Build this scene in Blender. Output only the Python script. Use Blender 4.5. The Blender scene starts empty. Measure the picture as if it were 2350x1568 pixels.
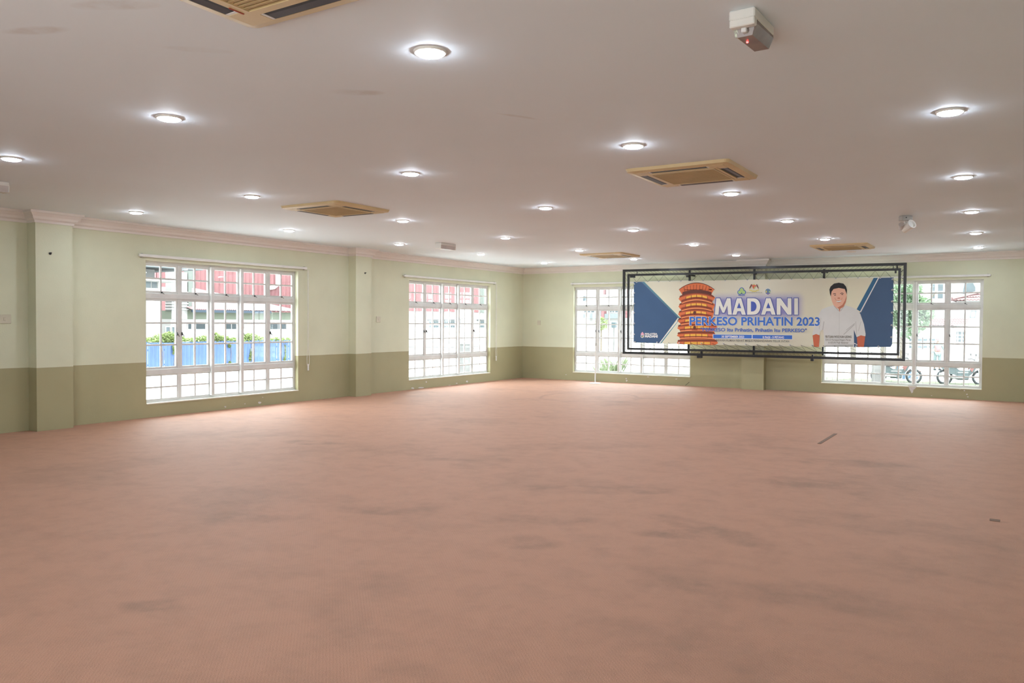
import bpy, bmesh, math, random
from mathutils import Vector, Matrix
random.seed(7)
SC = bpy.context.scene
COL = SC.collection
PI = math.pi

# ------------------------------------------------------------------ camera
FPX, W0, H0 = 1835.0, 2350.0, 1568.0
CAM = Vector((11.2108, -18.4029, 1.5))
YAW, PIT, ROL = 0.56033, -0.02437, 0.00594
FWD = Vector((-math.sin(YAW)*math.cos(PIT), math.cos(YAW)*math.cos(PIT), math.sin(PIT)))
_r = FWD.cross(Vector((0, 0, 1))).normalized()
_u = _r.cross(FWD)
RGT = math.cos(ROL)*_r + math.sin(ROL)*_u
UPV = -math.sin(ROL)*_r + math.cos(ROL)*_u
cd = bpy.data.cameras.new('camera')
cd.sensor_width = 36.0
cd.lens = FPX/W0*36.0
cd.clip_end = 500
cam = bpy.data.objects.new('camera', cd)
COL.objects.link(cam)
M = Matrix((RGT, UPV, -FWD)).transposed().to_4x4()
M.translation = CAM
cam.matrix_world = M
SC.camera = cam

# ------------------------------------------------------------------ sky and exposure
SKY = 7.5
SUN = 10.0
LAMP = 140.0
wd = bpy.data.worlds.new('world')
SC.world = wd
wd.use_nodes = True
bg = wd.node_tree.nodes['Background']
bg.inputs[0].default_value = (0.93, 0.97, 1.0, 1)
bg.inputs[1].default_value = SKY
sd = bpy.data.lights.new('sun', 'SUN')
sd.energy = SUN
sd.color = (1.0, .97, .92)
sd.angle = math.radians(12)          # thin cloud softens the midday sun
sun = bpy.data.objects.new('sun', sd)
COL.objects.link(sun)
sun.rotation_euler = Vector((-.22, .24, -1)).to_track_quat('-Z', 'Y').to_euler()
vs = SC.view_settings
vs.view_transform = 'Standard'
vs.look = 'None'
vs.gamma = 1.0
vs.exposure = 0.55
vs.use_curve_mapping = False

# ------------------------------------------------------------------ helpers
def ray(px, py):
    return FWD + RGT*((px-W0/2)/FPX) - UPV*((py-H0/2)/FPX)
def on(px, py, ax, val):
    d = ray(px, py)
    return CAM + d*((val-CAM[ax])/d[ax])
def lin(c):
    return tuple(((v/255)/12.92 if v/255 <= 0.04045 else ((v/255+0.055)/1.055)**2.4) for v in c)

def tag(o, label=None, cat=None, group=None, kind=None):
    if label: o['label'] = label
    if cat: o['category'] = cat
    if group: o['group'] = group
    if kind: o['kind'] = kind
    return o
def empty(name, loc=(0, 0, 0), rz=0.0, parent=None):
    o = bpy.data.objects.new(name, None)
    o.empty_display_size = 0.1
    COL.objects.link(o)
    o.location = loc
    o.rotation_euler = (0, 0, rz)
    if parent: o.parent = parent
    return o
def link(name, me, parent=None, loc=None, rot=None):
    o = bpy.data.objects.new(name, me)
    COL.objects.link(o)
    if parent: o.parent = parent
    if loc is not None: o.location = loc
    if rot is not None: o.rotation_euler = rot
    return o
def copy_tree(o, parent=None):
    c = o.copy()
    COL.objects.link(c)
    c.parent = parent
    for ch in list(o.children):
        copy_tree(ch, c)
    return c

class MB:
    def __init__(s):
        s.v, s.f, s.m = [], [], []
    def add(s, vs_, fs, mi=0):
        b = len(s.v)
        s.v += [tuple(p) for p in vs_]
        for f in fs:
            s.f.append([b+i for i in f]); s.m.append(mi)
        return s
    def box(s, x0, x1, y0, y1, z0, z1, mi=0):
        v = [(x0,y0,z0),(x1,y0,z0),(x1,y1,z0),(x0,y1,z0),(x0,y0,z1),(x1,y0,z1),(x1,y1,z1),(x0,y1,z1)]
        return s.add(v, [(3,2,1,0),(4,5,6,7),(0,1,5,4),(1,2,6,5),(2,3,7,6),(3,0,4,7)], mi)
    def bbox(s, x0, x1, y0, y1, z0, z1, c=0.004, mi=0):
        """box with chamfered edges"""
        bm = bmesh.new()
        bmesh.ops.create_cube(bm, size=1)
        for v in bm.verts:
            v.co = Vector(((x0+x1)/2+v.co.x*(x1-x0), (y0+y1)/2+v.co.y*(y1-y0), (z0+z1)/2+v.co.z*(z1-z0)))
        bmesh.ops.bevel(bm, geom=bm.edges[:], offset=c, segments=1, affect='EDGES')
        bm.verts.index_update()
        s.add([v.co.copy() for v in bm.verts], [[v.index for v in f.verts] for f in bm.faces], mi)
        bm.free()
        return s
    def bar(s, a, b, w, h=None, up=(0, 0, 1), mi=0):
        a, b = Vector(a), Vector(b)
        h = w if h is None else h
        d = (b-a).normalized()
        u = Vector(up)
        if abs(d.dot(u)) > 0.95: u = Vector((0, 1, 0))
        r = d.cross(u).normalized(); u = r.cross(d)
        v = []
        for p in (a, b):
            for (i, j) in ((-1,-1),(1,-1),(1,1),(-1,1)):
                v.append(p + r*(i*w/2) + u*(j*h/2))
        return s.add(v, [(3,2,1,0),(4,5,6,7),(0,1,5,4),(1,2,6,5),(2,3,7,6),(3,0,4,7)], mi)
    def tube(s, pts, r, n=6, mi=0, caps=True):
        pts = [Vector(p) for p in pts]
        rs = r if isinstance(r, (list, tuple)) else [r]*len(pts)
        rings = []
        for i, p in enumerate(pts):
            d = (pts[min(i+1, len(pts)-1)] - pts[max(i-1, 0)]).normalized()
            u = Vector((0, 0, 1)) if abs(d.z) < 0.9 else Vector((1, 0, 0))
            a = d.cross(u).normalized(); b_ = a.cross(d)
            rings.append([p + (a*math.cos(2*PI*k/n) + b_*math.sin(2*PI*k/n))*rs[i] for k in range(n)])
        v = [q for rg in rings for q in rg]
        f = []
        for i in range(len(pts)-1):
            for k in range(n):
                f.append((i*n+k, i*n+(k+1) % n, (i+1)*n+(k+1) % n, (i+1)*n+k))
        if caps:
            f.append(tuple(range(n))[::-1]); f.append(tuple(range((len(pts)-1)*n, len(pts)*n)))
        return s.add(v, f, mi)
    def lathe(s, prof, n=24, c=(0, 0, 0), mi=0, cap0=False, cap1=False):
        v = []
        for (r, z) in prof:
            for k in range(n):
                v.append((c[0]+r*math.cos(2*PI*k/n), c[1]+r*math.sin(2*PI*k/n), c[2]+z))
        f = []
        for i in range(len(prof)-1):
            for k in range(n):
                f.append((i*n+k, i*n+(k+1) % n, (i+1)*n+(k+1) % n, (i+1)*n+k))
        if cap0: f.append(tuple(range(n))[::-1])
        if cap1: f.append(tuple(range((len(prof)-1)*n, len(prof)*n)))
        return s.add(v, f, mi)
    def prism(s, poly, d, mi=0):
        """extrude a 3-D polygon along vector d"""
        n = len(poly); d = Vector(d)
        v = [Vector(p) for p in poly] + [Vector(p)+d for p in poly]
        f = [tuple(range(n))[::-1], tuple(range(n, 2*n))]
        for k in range(n):
            f.append((k, (k+1) % n, n+(k+1) % n, n+k))
        return s.add(v, f, mi)
    def mesh(s, name, mats):
        me = bpy.data.meshes.new(name)
        me.from_pydata(s.v, [], s.f)
        for m in (mats if isinstance(mats, (list, tuple)) else [mats]):
            me.materials.append(m)
        if any(s.m): me.polygons.foreach_set('material_index', s.m)
        me.update()
        return me
    def build(s, name, mats, parent=None, loc=None, rot=None, smooth=False, fix=False):
        me = s.mesh(name, mats)
        if fix:
            bm = bmesh.new(); bm.from_mesh(me)
            bmesh.ops.recalc_face_normals(bm, faces=bm.faces[:])
            bm.to_mesh(me); bm.free()
        if smooth: me.shade_smooth()
        return link(name, me, parent, loc, rot)

# ------------------------------------------------------------------ materials
def new_mat(name):
    m = bpy.data.materials.new(name)
    m.use_nodes = True
    return m, m.node_tree.nodes, m.node_tree.links, m.node_tree.nodes['Principled BSDF']
MATS = {}
def mat(name, col, rough=0.6, spec=0.4, metal=0.0, var=0.06, vscale=6.0, bump=0.0, bscale=80.0, coord='Object'):
    """principled, colour with procedural variation and fine bump"""
    if name in MATS: return MATS[name]
    m, N, L, P = new_mat(name)
    P.inputs['Roughness'].default_value = rough
    P.inputs['Specular IOR Level'].default_value = spec
    P.inputs['Metallic'].default_value = metal
    tc = N.new('ShaderNodeTexCoord')
    nz = N.new('ShaderNodeTexNoise'); nz.inputs['Scale'].default_value = vscale; nz.inputs['Detail'].default_value = 4
    L.new(tc.outputs[coord], nz.inputs['Vector'])
    rp = N.new('ShaderNodeMapRange')
    rp.inputs['From Min'].default_value = 0.3; rp.inputs['From Max'].default_value = 0.7
    rp.inputs['To Min'].default_value = 1-var; rp.inputs['To Max'].default_value = 1+var
    L.new(nz.outputs['Fac'], rp.inputs['Value'])
    mx = N.new('ShaderNodeMix'); mx.data_type = 'RGBA'; mx.blend_type = 'MULTIPLY'
    mx.inputs['Factor'].default_value = 1.0
    mx.inputs['A'].default_value = (*col, 1)
    L.new(rp.outputs[0], mx.inputs['B'])
    L.new(mx.outputs['Result'], P.inputs['Base Color'])
    if bump:
        n2 = N.new('ShaderNodeTexNoise'); n2.inputs['Scale'].default_value = bscale
        L.new(tc.outputs[coord], n2.inputs['Vector'])
        b = N.new('ShaderNodeBump'); b.inputs['Strength'].default_value = bump; b.inputs['Distance'].default_value = 0.01
        L.new(n2.outputs['Fac'], b.inputs['Height']); L.new(b.outputs[0], P.inputs['Normal'])
    MATS[name] = m
    return m
def emit(name, col, strength):
    m, N, L, P = new_mat(name)
    P.inputs['Base Color'].default_value = (0.8, 0.8, 0.8, 1)
    P.inputs['Emission Color'].default_value = (*col, 1)
    P.inputs['Emission Strength'].default_value = strength
    return m
def wmath(N, L, op, a, b=None, clamp=False):
    n = N.new('ShaderNodeMath'); n.operation = op; n.use_clamp = clamp
    for i, x in enumerate((a, b)):
        if x is None: continue
        if isinstance(x, (int, float)): n.inputs[i].default_value = x
        else: L.new(x, n.inputs[i])
    return n.outputs[0]
def world_pos(N):
    return N.new('ShaderNodeNewGeometry').outputs['Position']
def blot_chain(N, L, pos, blots, warp=0.45, wscale=1.8):
    """max of soft ellipses (x, y, rx, ry, rot, strength) with noisy outlines"""
    nz = N.new('ShaderNodeTexNoise'); nz.inputs['Scale'].default_value = wscale; nz.inputs['Detail'].default_value = 5
    L.new(pos, nz.inputs['Vector'])
    vm = N.new('ShaderNodeVectorMath'); vm.operation = 'SUBTRACT'; vm.inputs[1].default_value = (0.5, 0.5, 0.5)
    L.new(nz.outputs['Color'], vm.inputs[0])
    sc = N.new('ShaderNodeVectorMath'); sc.operation = 'SCALE'; sc.inputs['Scale'].default_value = warp
    L.new(vm.outputs[0], sc.inputs[0])
    ad = N.new('ShaderNodeVectorMath'); ad.operation = 'ADD'
    L.new(pos, ad.inputs[0]); L.new(sc.outputs[0], ad.inputs[1])
    fl = N.new('ShaderNodeVectorMath'); fl.operation = 'MULTIPLY'; fl.inputs[1].default_value = (1, 1, 0)
    L.new(ad.outputs[0], fl.inputs[0])
    nb = N.new('ShaderNodeTexNoise'); nb.inputs['Scale'].default_value = 3.5; nb.inputs['Detail'].default_value = 9; nb.inputs['Roughness'].default_value = .65
    L.new(pos, nb.inputs['Vector'])
    mb_ = N.new('ShaderNodeMapRange'); mb_.inputs['From Min'].default_value = .38; mb_.inputs['From Max'].default_value = .66
    mb_.inputs['To Min'].default_value = .15
    L.new(nb.outputs['Fac'], mb_.inputs['Value'])
    brk = mb_.outputs[0]
    out = None
    for (x, y, rx, ry, rot, st) in blots:
        mp = N.new('ShaderNodeMapping'); mp.vector_type = 'TEXTURE'
        mp.inputs['Location'].default_value = (x, y, 0)
        mp.inputs['Rotation'].default_value = (0, 0, rot)
        mp.inputs['Scale'].default_value = (rx, ry, 1)
        L.new(fl.outputs[0], mp.inputs['Vector'])
        g = N.new('ShaderNodeTexGradient'); g.gradient_type = 'SPHERICAL'
        L.new(mp.outputs[0], g.inputs['Vector'])
        s = wmath(N, L, 'MULTIPLY', g.outputs['Fac'], 2.4, True)
        s = wmath(N, L, 'MULTIPLY', wmath(N, L, 'MULTIPLY', s, st), brk)
        out = s if out is None else wmath(N, L, 'MAXIMUM', out, s)
    return out, fl.outputs[0]

def carpet_material():
    m, N, L, P = new_mat('terracotta_carpet')
    pos = world_pos(N)
    blots = [(3.9, -11.4, .5, .22, .3, .5), (8.2, -13.2, .6, .2, .5, .45), (8.42, -13.75, .3, .2, .2, .5),
             (9.3, -12.7, .7, .22, -.4, .5), (9.2, -13.0, .3, .15, .5, .6), (9.55, -10.6, .5, .3, .4, .55),
             (8.43, -11.72, .35, .2, .4, .5), (6.32, -14.36, .5, .2, .6, .4), (7.44, -15.85, .25, .12, .4, .5),
             (6.0, -11.45, .4, .12, .5, .4), (7.0, -13.58, .5, .2, .5, .4), (11.11, -11.27, .05, .05, 0, .8),
             (3.0, -1.87, .06, .06, 0, .8),
             (5.2, -3.5, .5, .12, .6, .55), (10.2, -13.9, .8, .3, .2, .35), (7.9, -12.0, .9, .25, .5, .3),
             (10.4, -11.9, .9, .4, .1, .3), (9.7, -9.2, .9, .3, .4, .3), (7.0, -9.6, 1.0, .3, .6, .22)]
    st, flat = blot_chain(N, L, pos, blots)
    n0 = N.new('ShaderNodeTexNoise'); n0.inputs['Scale'].default_value = 1.3; L.new(pos, n0.inputs['Vector'])
    # ring mark left on the carpet near the far corner
    mp = N.new('ShaderNodeMapping'); mp.vector_type = 'TEXTURE'
    mp.inputs['Location'].default_value = (4.02, -4.0, 0); mp.inputs['Scale'].default_value = (1.06, 1.06, 1)
    L.new(flat, mp.inputs['Vector'])
    ln = N.new('ShaderNodeVectorMath'); ln.operation = 'LENGTH'; L.new(mp.outputs[0], ln.inputs[0])
    d = wmath(N, L, 'ABSOLUTE', wmath(N, L, 'SUBTRACT', ln.outputs['Value'], 0.92))
    rg = wmath(N, L, 'SUBTRACT', 1.0, wmath(N, L, 'MULTIPLY', d, 16.0), True)
    rg = wmath(N, L, 'MULTIPLY', wmath(N, L, 'MULTIPLY', rg, 0.75), n0.outputs['Fac'])
    st = wmath(N, L, 'MAXIMUM', st, rg)
    # broad mottling and worn lanes
    n1 = N.new('ShaderNodeTexNoise'); n1.inputs['Scale'].default_value = 0.75; n1.inputs['Detail'].default_value = 8; n1.inputs['Roughness'].default_value = .62
    L.new(pos, n1.inputs['Vector'])
    n2 = N.new('ShaderNodeTexNoise'); n2.inputs['Scale'].default_value = 4.5; n2.inputs['Detail'].default_value = 9; n2.inputs['Roughness'].default_value = .68
    L.new(pos, n2.inputs['Vector'])
    mr = N.new('ShaderNodeMapRange'); mr.inputs['From Min'].default_value = .52; mr.inputs['From Max'].default_value = .78
    mr.inputs['To Max'].default_value = .5
    L.new(n1.outputs['Fac'], mr.inputs['Value'])
    m2 = N.new('ShaderNodeMapRange'); m2.inputs['From Min'].default_value = .45; m2.inputs['From Max'].default_value = .8
    m2.inputs['To Max'].default_value = .34
    L.new(n2.outputs['Fac'], m2.inputs['Value'])
    tot = wmath(N, L, 'ADD', wmath(N, L, 'ADD', st, mr.outputs[0]), m2.outputs[0], True)
    mx = N.new('ShaderNodeMix'); mx.data_type = 'RGBA'
    mx.inputs['A'].default_value = (*CARPET, 1)
    mx.inputs['B'].default_value = (CARPET[0]*.40, CARPET[1]*.44, CARPET[2]*.44, 1)
    L.new(tot, mx.inputs['Factor'])
    # ribbed loop pile
    wv = N.new('ShaderNodeTexWave'); wv.inputs['Scale'].default_value = 30; wv.inputs['Distortion'].default_value = 3.5; wv.inputs['Detail Scale'].default_value = 6
    wv.wave_type = 'BANDS'; wv.bands_direction = 'DIAGONAL'
    L.new(pos, wv.inputs['Vector'])
    n3 = N.new('ShaderNodeTexNoise'); n3.inputs['Scale'].default_value = 160; n3.inputs['Detail'].default_value = 3
    L.new(pos, n3.inputs['Vector'])
    hh = wmath(N, L, 'ADD', wmath(N, L, 'MULTIPLY', wv.outputs['Fac'], .12), n3.outputs['Fac'])
    gr = N.new('ShaderNodeMapRange'); gr.inputs['From Min'].default_value = .3; gr.inputs['From Max'].default_value = .85
    gr.inputs['To Min'].default_value = .86; gr.inputs['To Max'].default_value = 1.1
    L.new(hh, gr.inputs['Value'])
    m3 = N.new('ShaderNodeMix'); m3.data_type = 'RGBA'; m3.blend_type = 'MULTIPLY'; m3.inputs['Factor'].default_value = 1
    L.new(mx.outputs['Result'], m3.inputs['A']); L.new(gr.outputs[0], m3.inputs['B'])
    L.new(m3.outputs['Result'], P.inputs['Base Color'])
    b = N.new('ShaderNodeBump'); b.inputs['Strength'].default_value = .5; b.inputs['Distance'].default_value = .006
    L.new(hh, b.inputs['Height']); L.new(b.outputs[0], P.inputs['Normal'])
    P.inputs['Roughness'].default_value = .62
    P.inputs['Specular IOR Level'].default_value = .35
    P.inputs['Sheen Weight'].default_value = .15
    P.inputs['Sheen Roughness'].default_value = .45
    P.inputs['Sheen Tint'].default_value = (1, .86, .8, 1)
    return m

def wall_material():
    m, N, L, P = new_mat('two_tone_wall_paint')
    pos = world_pos(N)
    sp = N.new('ShaderNodeSeparateXYZ'); L.new(pos, sp.inputs[0])
    nz = N.new('ShaderNodeTexNoise'); nz.inputs['Scale'].default_value = 1.4; nz.inputs['Detail'].default_value = 6
    L.new(pos, nz.inputs['Vector'])
    edge = wmath(N, L, 'ADD', sp.outputs['Z'], wmath(N, L, 'MULTIPLY', wmath(N, L, 'SUBTRACT', nz.outputs['Fac'], .5), .012))
    lo = wmath(N, L, 'LESS_THAN', edge, .85)
    mx = N.new('ShaderNodeMix'); mx.data_type = 'RGBA'
    mx.inputs['A'].default_value = (*CREAM, 1); mx.inputs['B'].default_value = (*KHAKI, 1)
    L.new(lo, mx.inputs['Factor'])
    mr = N.new('ShaderNodeMapRange'); mr.inputs['From Min'].default_value = .25; mr.inputs['From Max'].default_value = .75
    mr.inputs['To Min'].default_value = .94; mr.inputs['To Max'].default_value = 1.05
    L.new(nz.outputs['Fac'], mr.inputs['Value'])
    m3 = N.new('ShaderNodeMix'); m3.data_type = 'RGBA'; m3.blend_type = 'MULTIPLY'; m3.inputs['Factor'].default_value = 1
    L.new(mx.outputs['Result'], m3.inputs['A']); L.new(mr.outputs[0], m3.inputs['B'])
    # flaked paint specks near the floor
    n4 = N.new('ShaderNodeTexNoise'); n4.inputs['Scale'].default_value = 14; n4.inputs['Detail'].default_value = 5; n4.inputs['Roughness'].default_value = .65
    L.new(pos, n4.inputs['Vector'])
    fl = wmath(N, L, 'GREATER_THAN', n4.outputs['Fac'], .735)
    lowz = wmath(N, L, 'LESS_THAN', sp.outputs['Z'], .2)
    fk = wmath(N, L, 'MULTIPLY', fl, lowz)
    m5 = N.new('ShaderNodeMix'); m5.data_type = 'RGBA'; m5.inputs['B'].default_value = (.72, .72, .7, 1)
    L.new(fk, m5.inputs['Factor']); L.new(m3.outputs['Result'], m5.inputs['A'])
    L.new(m5.outputs['Result'], P.inputs['Base Color'])
    n5 = N.new('ShaderNodeTexNoise'); n5.inputs['Scale'].default_value = 55; n5.inputs['Detail'].default_value = 4
    L.new(pos, n5.inputs['Vector'])
    b = N.new('ShaderNodeBump'); b.inputs['Strength'].default_value = .12; b.inputs['Distance'].default_value = .01
    L.new(n5.outputs['Fac'], b.inputs['Height']); L.new(b.outputs[0], P.inputs['Normal'])
    P.inputs['Roughness'].default_value = .5
    P.inputs['Specular IOR Level'].default_value = .3
    return m

def ceiling_material():
    m, N, L, P = new_mat('white_ceiling_paint')
    pos = world_pos(N)
    st, _ = blot_chain(N, L, pos, [(7.68, -14.63, .2, .07, .6, .5), (7.7, -16.24, .22, .07, .5, .5), (7.05, -16.26, .2, .06, .4, .4),
                                   (7.51, -15.65, .2, .05, .8, .35), (8.25, -13.6, .2, .03, 1.1, .4)], warp=.06, wscale=5)
    nz = N.new('ShaderNodeTexNoise'); nz.inputs['Scale'].default_value = .9; nz.inputs['Detail'].default_value = 5
    L.new(pos, nz.inputs['Vector'])
    mr = N.new('ShaderNodeMapRange'); mr.inputs['From Min'].default_value = .3; mr.inputs['From Max'].default_value = .7
    mr.inputs['To Max'].default_value = .06
    L.new(nz.outputs['Fac'], mr.inputs['Value'])
    tt = wmath(N, L, 'ADD', st, mr.outputs[0], True)
    mx = N.new('ShaderNodeMix'); mx.data_type = 'RGBA'
    mx.inputs['A'].default_value = (.80, .89, .96, 1); mx.inputs['B'].default_value = (.52, .47, .43, 1)
    L.new(tt, mx.inputs['Factor']); L.new(mx.outputs['Result'], P.inputs['Base Color'])
    P.inputs['Roughness'].default_value = .7
    P.inputs['Specular IOR Level'].default_value = .2
    return m

def glass_material():
    m, N, L, P = new_mat('window_glass')
    out = N['Material Output']
    tr = N.new('ShaderNodeBsdfTransparent'); tr.inputs[0].default_value = (.96, .985, .98, 1)
    gl = N.new('ShaderNodeBsdfGlossy'); gl.inputs['Roughness'].default_value = .02
    lw = N.new('ShaderNodeLayerWeight'); lw.inputs['Blend'].default_value = .5
    fr = wmath(N, L, 'ADD', .02, wmath(N, L, 'MULTIPLY', wmath(N, L, 'POWER', lw.outputs['Facing'], 4.0), .35))
    mx = N.new('ShaderNodeMixShader')
    L.new(fr, mx.inputs[0]); L.new(tr.outputs[0], mx.inputs[1]); L.new(gl.outputs[0], mx.inputs[2])
    L.new(mx.outputs[0], out.inputs['Surface'])
    N.remove(P)
    return m

CARPET = (.495, .25, .158)
CREAM = (.67, .69, .52)
KHAKI = (.395, .37, .22)
M_CARPET = carpet_material()
M_WALL = wall_material()
M_CEIL = ceiling_material()
M_GLASS = glass_material()
M_CORN = mat('cornice_plaster', (.78, .74, .70), .6, .2, var=.03, vscale=2, bump=.05)
M_ALU = mat('white_window_aluminium', (.66, .67, .66), .4, .4, var=.08, vscale=5)
M_SILL = mat('pale_sill_paint', (.74, .73, .64), .5, .3)
M_WHITE = mat('white_plastic', (.78, .78, .75), .4, .4, var=.04)
M_GREYP = mat('grey_plastic', (.42, .41, .39), .5, .4)
M_BLACK = mat('black_painted_steel', (.012, .013, .016), .35, .5, var=.2, vscale=12)
M_DARK = mat('dark_slot', (.03, .035, .045), .6, .3)
M_AC = mat('yellowed_cassette_plastic', (.66, .53, .30), .45, .4, var=.07, vscale=3)
M_ACG = mat('tan_intake_grille', (.50, .37, .19), .6, .3, var=.08, vscale=4)
M_ACW = mat('pale_louvre_end', (.72, .73, .74), .4, .4)
M_VANE = mat('slate_vane', (.045, .05, .065), .4, .4)
M_CORD = mat('grey_cord', (.05, .055, .05), .8, .2)
M_LATCH = mat('dark_metal_latch', (.05, .05, .05), .4, .5, metal=.5)

# ------------------------------------------------------------------ the room
RX, RY, RZ = 13.4, -20.6, 2.94
TH = .18
Z0W, Z1W = .215, 2.41
def wall_boxes(mb, a0, a1, z0, z1, openings, put):
    """solid wall between a0 and a1 with rectangular openings, put(a0,a1,z0,z1) adds a box"""
    cur = a0
    for (o0, o1, b0, b1) in sorted(openings):
        if o0 > cur: put(cur, o0, z0, z1)
        if b0 > z0: put(o0, o1, z0, b0)
        if b1 < z1: put(o0, o1, b1, z1)
        cur = o1
    if cur < a1: put(cur, a1, z0, z1)
W1 = (-11.04, -7.98); W2 = (-4.78, -1.57); W3 = (1.54, 4.69); W4 = (7.66, 10.69)
mb = MB()
wall_boxes(mb, RY-TH, TH, -.1, RZ+.1, [(*W1, Z0W, Z1W), (*W2, Z0W, Z1W)], lambda a, b, c, d: mb.box(-TH, 0, a, b, c, d))
wall_left = tag(mb.build('wall_left', M_WALL), 'cream and khaki left wall with two barred windows', 'wall', kind='structure')
mb = MB()
wall_boxes(mb, 0, RX+TH, -.1, RZ+.1, [(*W3, Z0W, Z1W), (*W4, Z0W, Z1W)], lambda a, b, c, d: mb.box(a, b, 0, TH, c, d))
wall_far = tag(mb.build('wall_far', M_WALL), 'cream and khaki far wall behind the hanging banner', 'wall', kind='structure')
mb = MB(); mb.box(RX, RX+TH, RY-TH, 0, -.1, RZ+.1)
tag(mb.build('wall_right', M_WALL), 'plain cream and khaki wall on the right', 'wall', kind='structure')
mb = MB()
wall_boxes(mb, 0, RX, -.1, RZ+.1, [(6.6, 11.4, 0.0, 2.4)], lambda a, b, c, d: mb.box(a, b, RY-TH, RY, c, d))  # opening added out of view so daylight reaches the near hall
tag(mb.build('wall_near', M_WALL), 'cream and khaki wall behind the camera with a doorway added to let daylight in', 'wall', kind='structure')
mb = MB(); mb.box(0, RX, RY, 0, -.1, 0)
floor = tag(mb.build('floor', M_CARPET), 'terracotta carpet with grey stains covering the hall floor', 'floor', kind='structure')
mb = MB(); mb.box(0, RX, RY, 0, RZ, RZ+.1)
tag(mb.build('ceiling', M_CEIL), 'flat white ceiling with rows of downlights', 'ceiling', kind='structure')
# pilasters
PD = .2
mb = MB(); mb.box(0, PD, -12.76, -12.27, 0, RZ); mb.build('pilaster', M_WALL, wall_left)
mb = MB(); mb.box(0, PD, -6.66, -6.21, 0, RZ); mb.build('pilaster', M_WALL, wall_left)
mb = MB(); mb.box(5.97, 6.47, -PD, 0, 0, RZ); mb.build('pilaster', M_WALL, wall_far)
# cornice, following the pilasters
PROF = [(0, -.155), (.018, -.155), (.022, -.125), (.05, -.105), (.062, -.075), (.10, -.035), (.112, -.03), (.112, 0)]
def cornice(name, path, label):
    """path: list of (point2d, miter2d) in order; profile swept with mitred corners"""
    mb = MB(); n = len(PROF)
    v = []
    for (p, mt) in path:
        for (d, z) in PROF:
            v.append((p[0]+mt[0]*d, p[1]+mt[1]*d, RZ+z))
    f = []
    for i in range(len(path)-1):
        for k in range(n-1):
            f.append((i*n+k, (i+1)*n+k, (i+1)*n+k+1, i*n+k+1))
    mb.add(v, f)
    return tag(mb.build(name, M_CORN, fix=True), label, 'cornice', kind='structure')
lp = [((0, RY), (1, 0))]
for a, b in ((-12.76, -12.27), (-6.66, -6.21)):
    lp += [((0, a), (1, -1)), ((PD, a), (1, -1)), ((PD, b), (1, 1)), ((0, b), (1, 1))]
lp += [((0, 0), (1, -1))]
cornice('trim_1', lp, 'stepped plaster cornice along the left wall')
fp = [((0, 0), (1, -1)), ((5.97, 0), (-1, -1)), ((5.97, -PD), (-1, -1)), ((6.47, -PD), (1, -1)), ((6.47, 0), (1, -1)), ((RX, 0), (-1, -1))]
cornice('trim_2', fp, 'stepped plaster cornice along the far wall')
# flaked patches of paint under the windows
M_FLAKE = mat('bare_plaster', (.66, .66, .65), .8, .2, var=.12, vscale=30)
def flake(px, py, wpx, hpx, wall, shape=None):
    ax = 0 if wall is wall_left else 1
    n = random.randint(7, 10)
    mb = MB(); pts = []
    prof = shape or [(math.cos(2*PI*k/n)*random.uniform(.55, 1), math.sin(2*PI*k/n)*random.uniform(.5, 1)) for k in range(n)]
    for (a, b) in prof:
        p = on(px+a*wpx/2, py+b*hpx/2, ax, 0)
        pts.append(p)
    d = (0.002, 0, 0) if ax == 0 else (0, -0.002, 0)
    mb.prism(pts, d)
    return mb.build('peeled_patch', M_FLAKE, wall, fix=True)
flake(2094, 893, 22, 20, wall_far, [(-1, -.9), (1, -.7), (.6, -.1), (.2, .2), (.1, .8), (-.2, 1), (-.5, .3), (-.7, -.2)])
for a in ((2203, 893, 6, 4), (2213, 897, 5, 4), (2219, 905, 5, 4), (2221, 911, 5, 3), (2138, 908, 4, 2), (1437, 869, 4, 4), (1438, 874, 5, 5),
          (1487, 865, 7, 2), (1552, 870, 8, 2), (1299, 860, 3, 2)):
    flake(*a, wall_far)
for a in ((596, 924, 8, 7), (517, 934, 5, 5), (562, 927, 3, 3), (603, 912, 3, 2), (947, 891, 8, 5), (966, 890, 16, 4), (978, 877, 4, 5),
          (1048, 880, 6, 3), (1072, 876, 6, 6), (1033, 885, 8, 3), (820, 907, 10, 5)):
    flake(*a, wall_left)
mb = MB(); mb.bar(on(1573, 885, 1, -.001), on(1582, 877, 1, -.001), .012, .002, (0, 1, 0)); mb.build('dark_line', mat('dark_line_grey', (.12, .11, .08), .9), wall_far)  # short thin dark line low on the far wall

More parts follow.
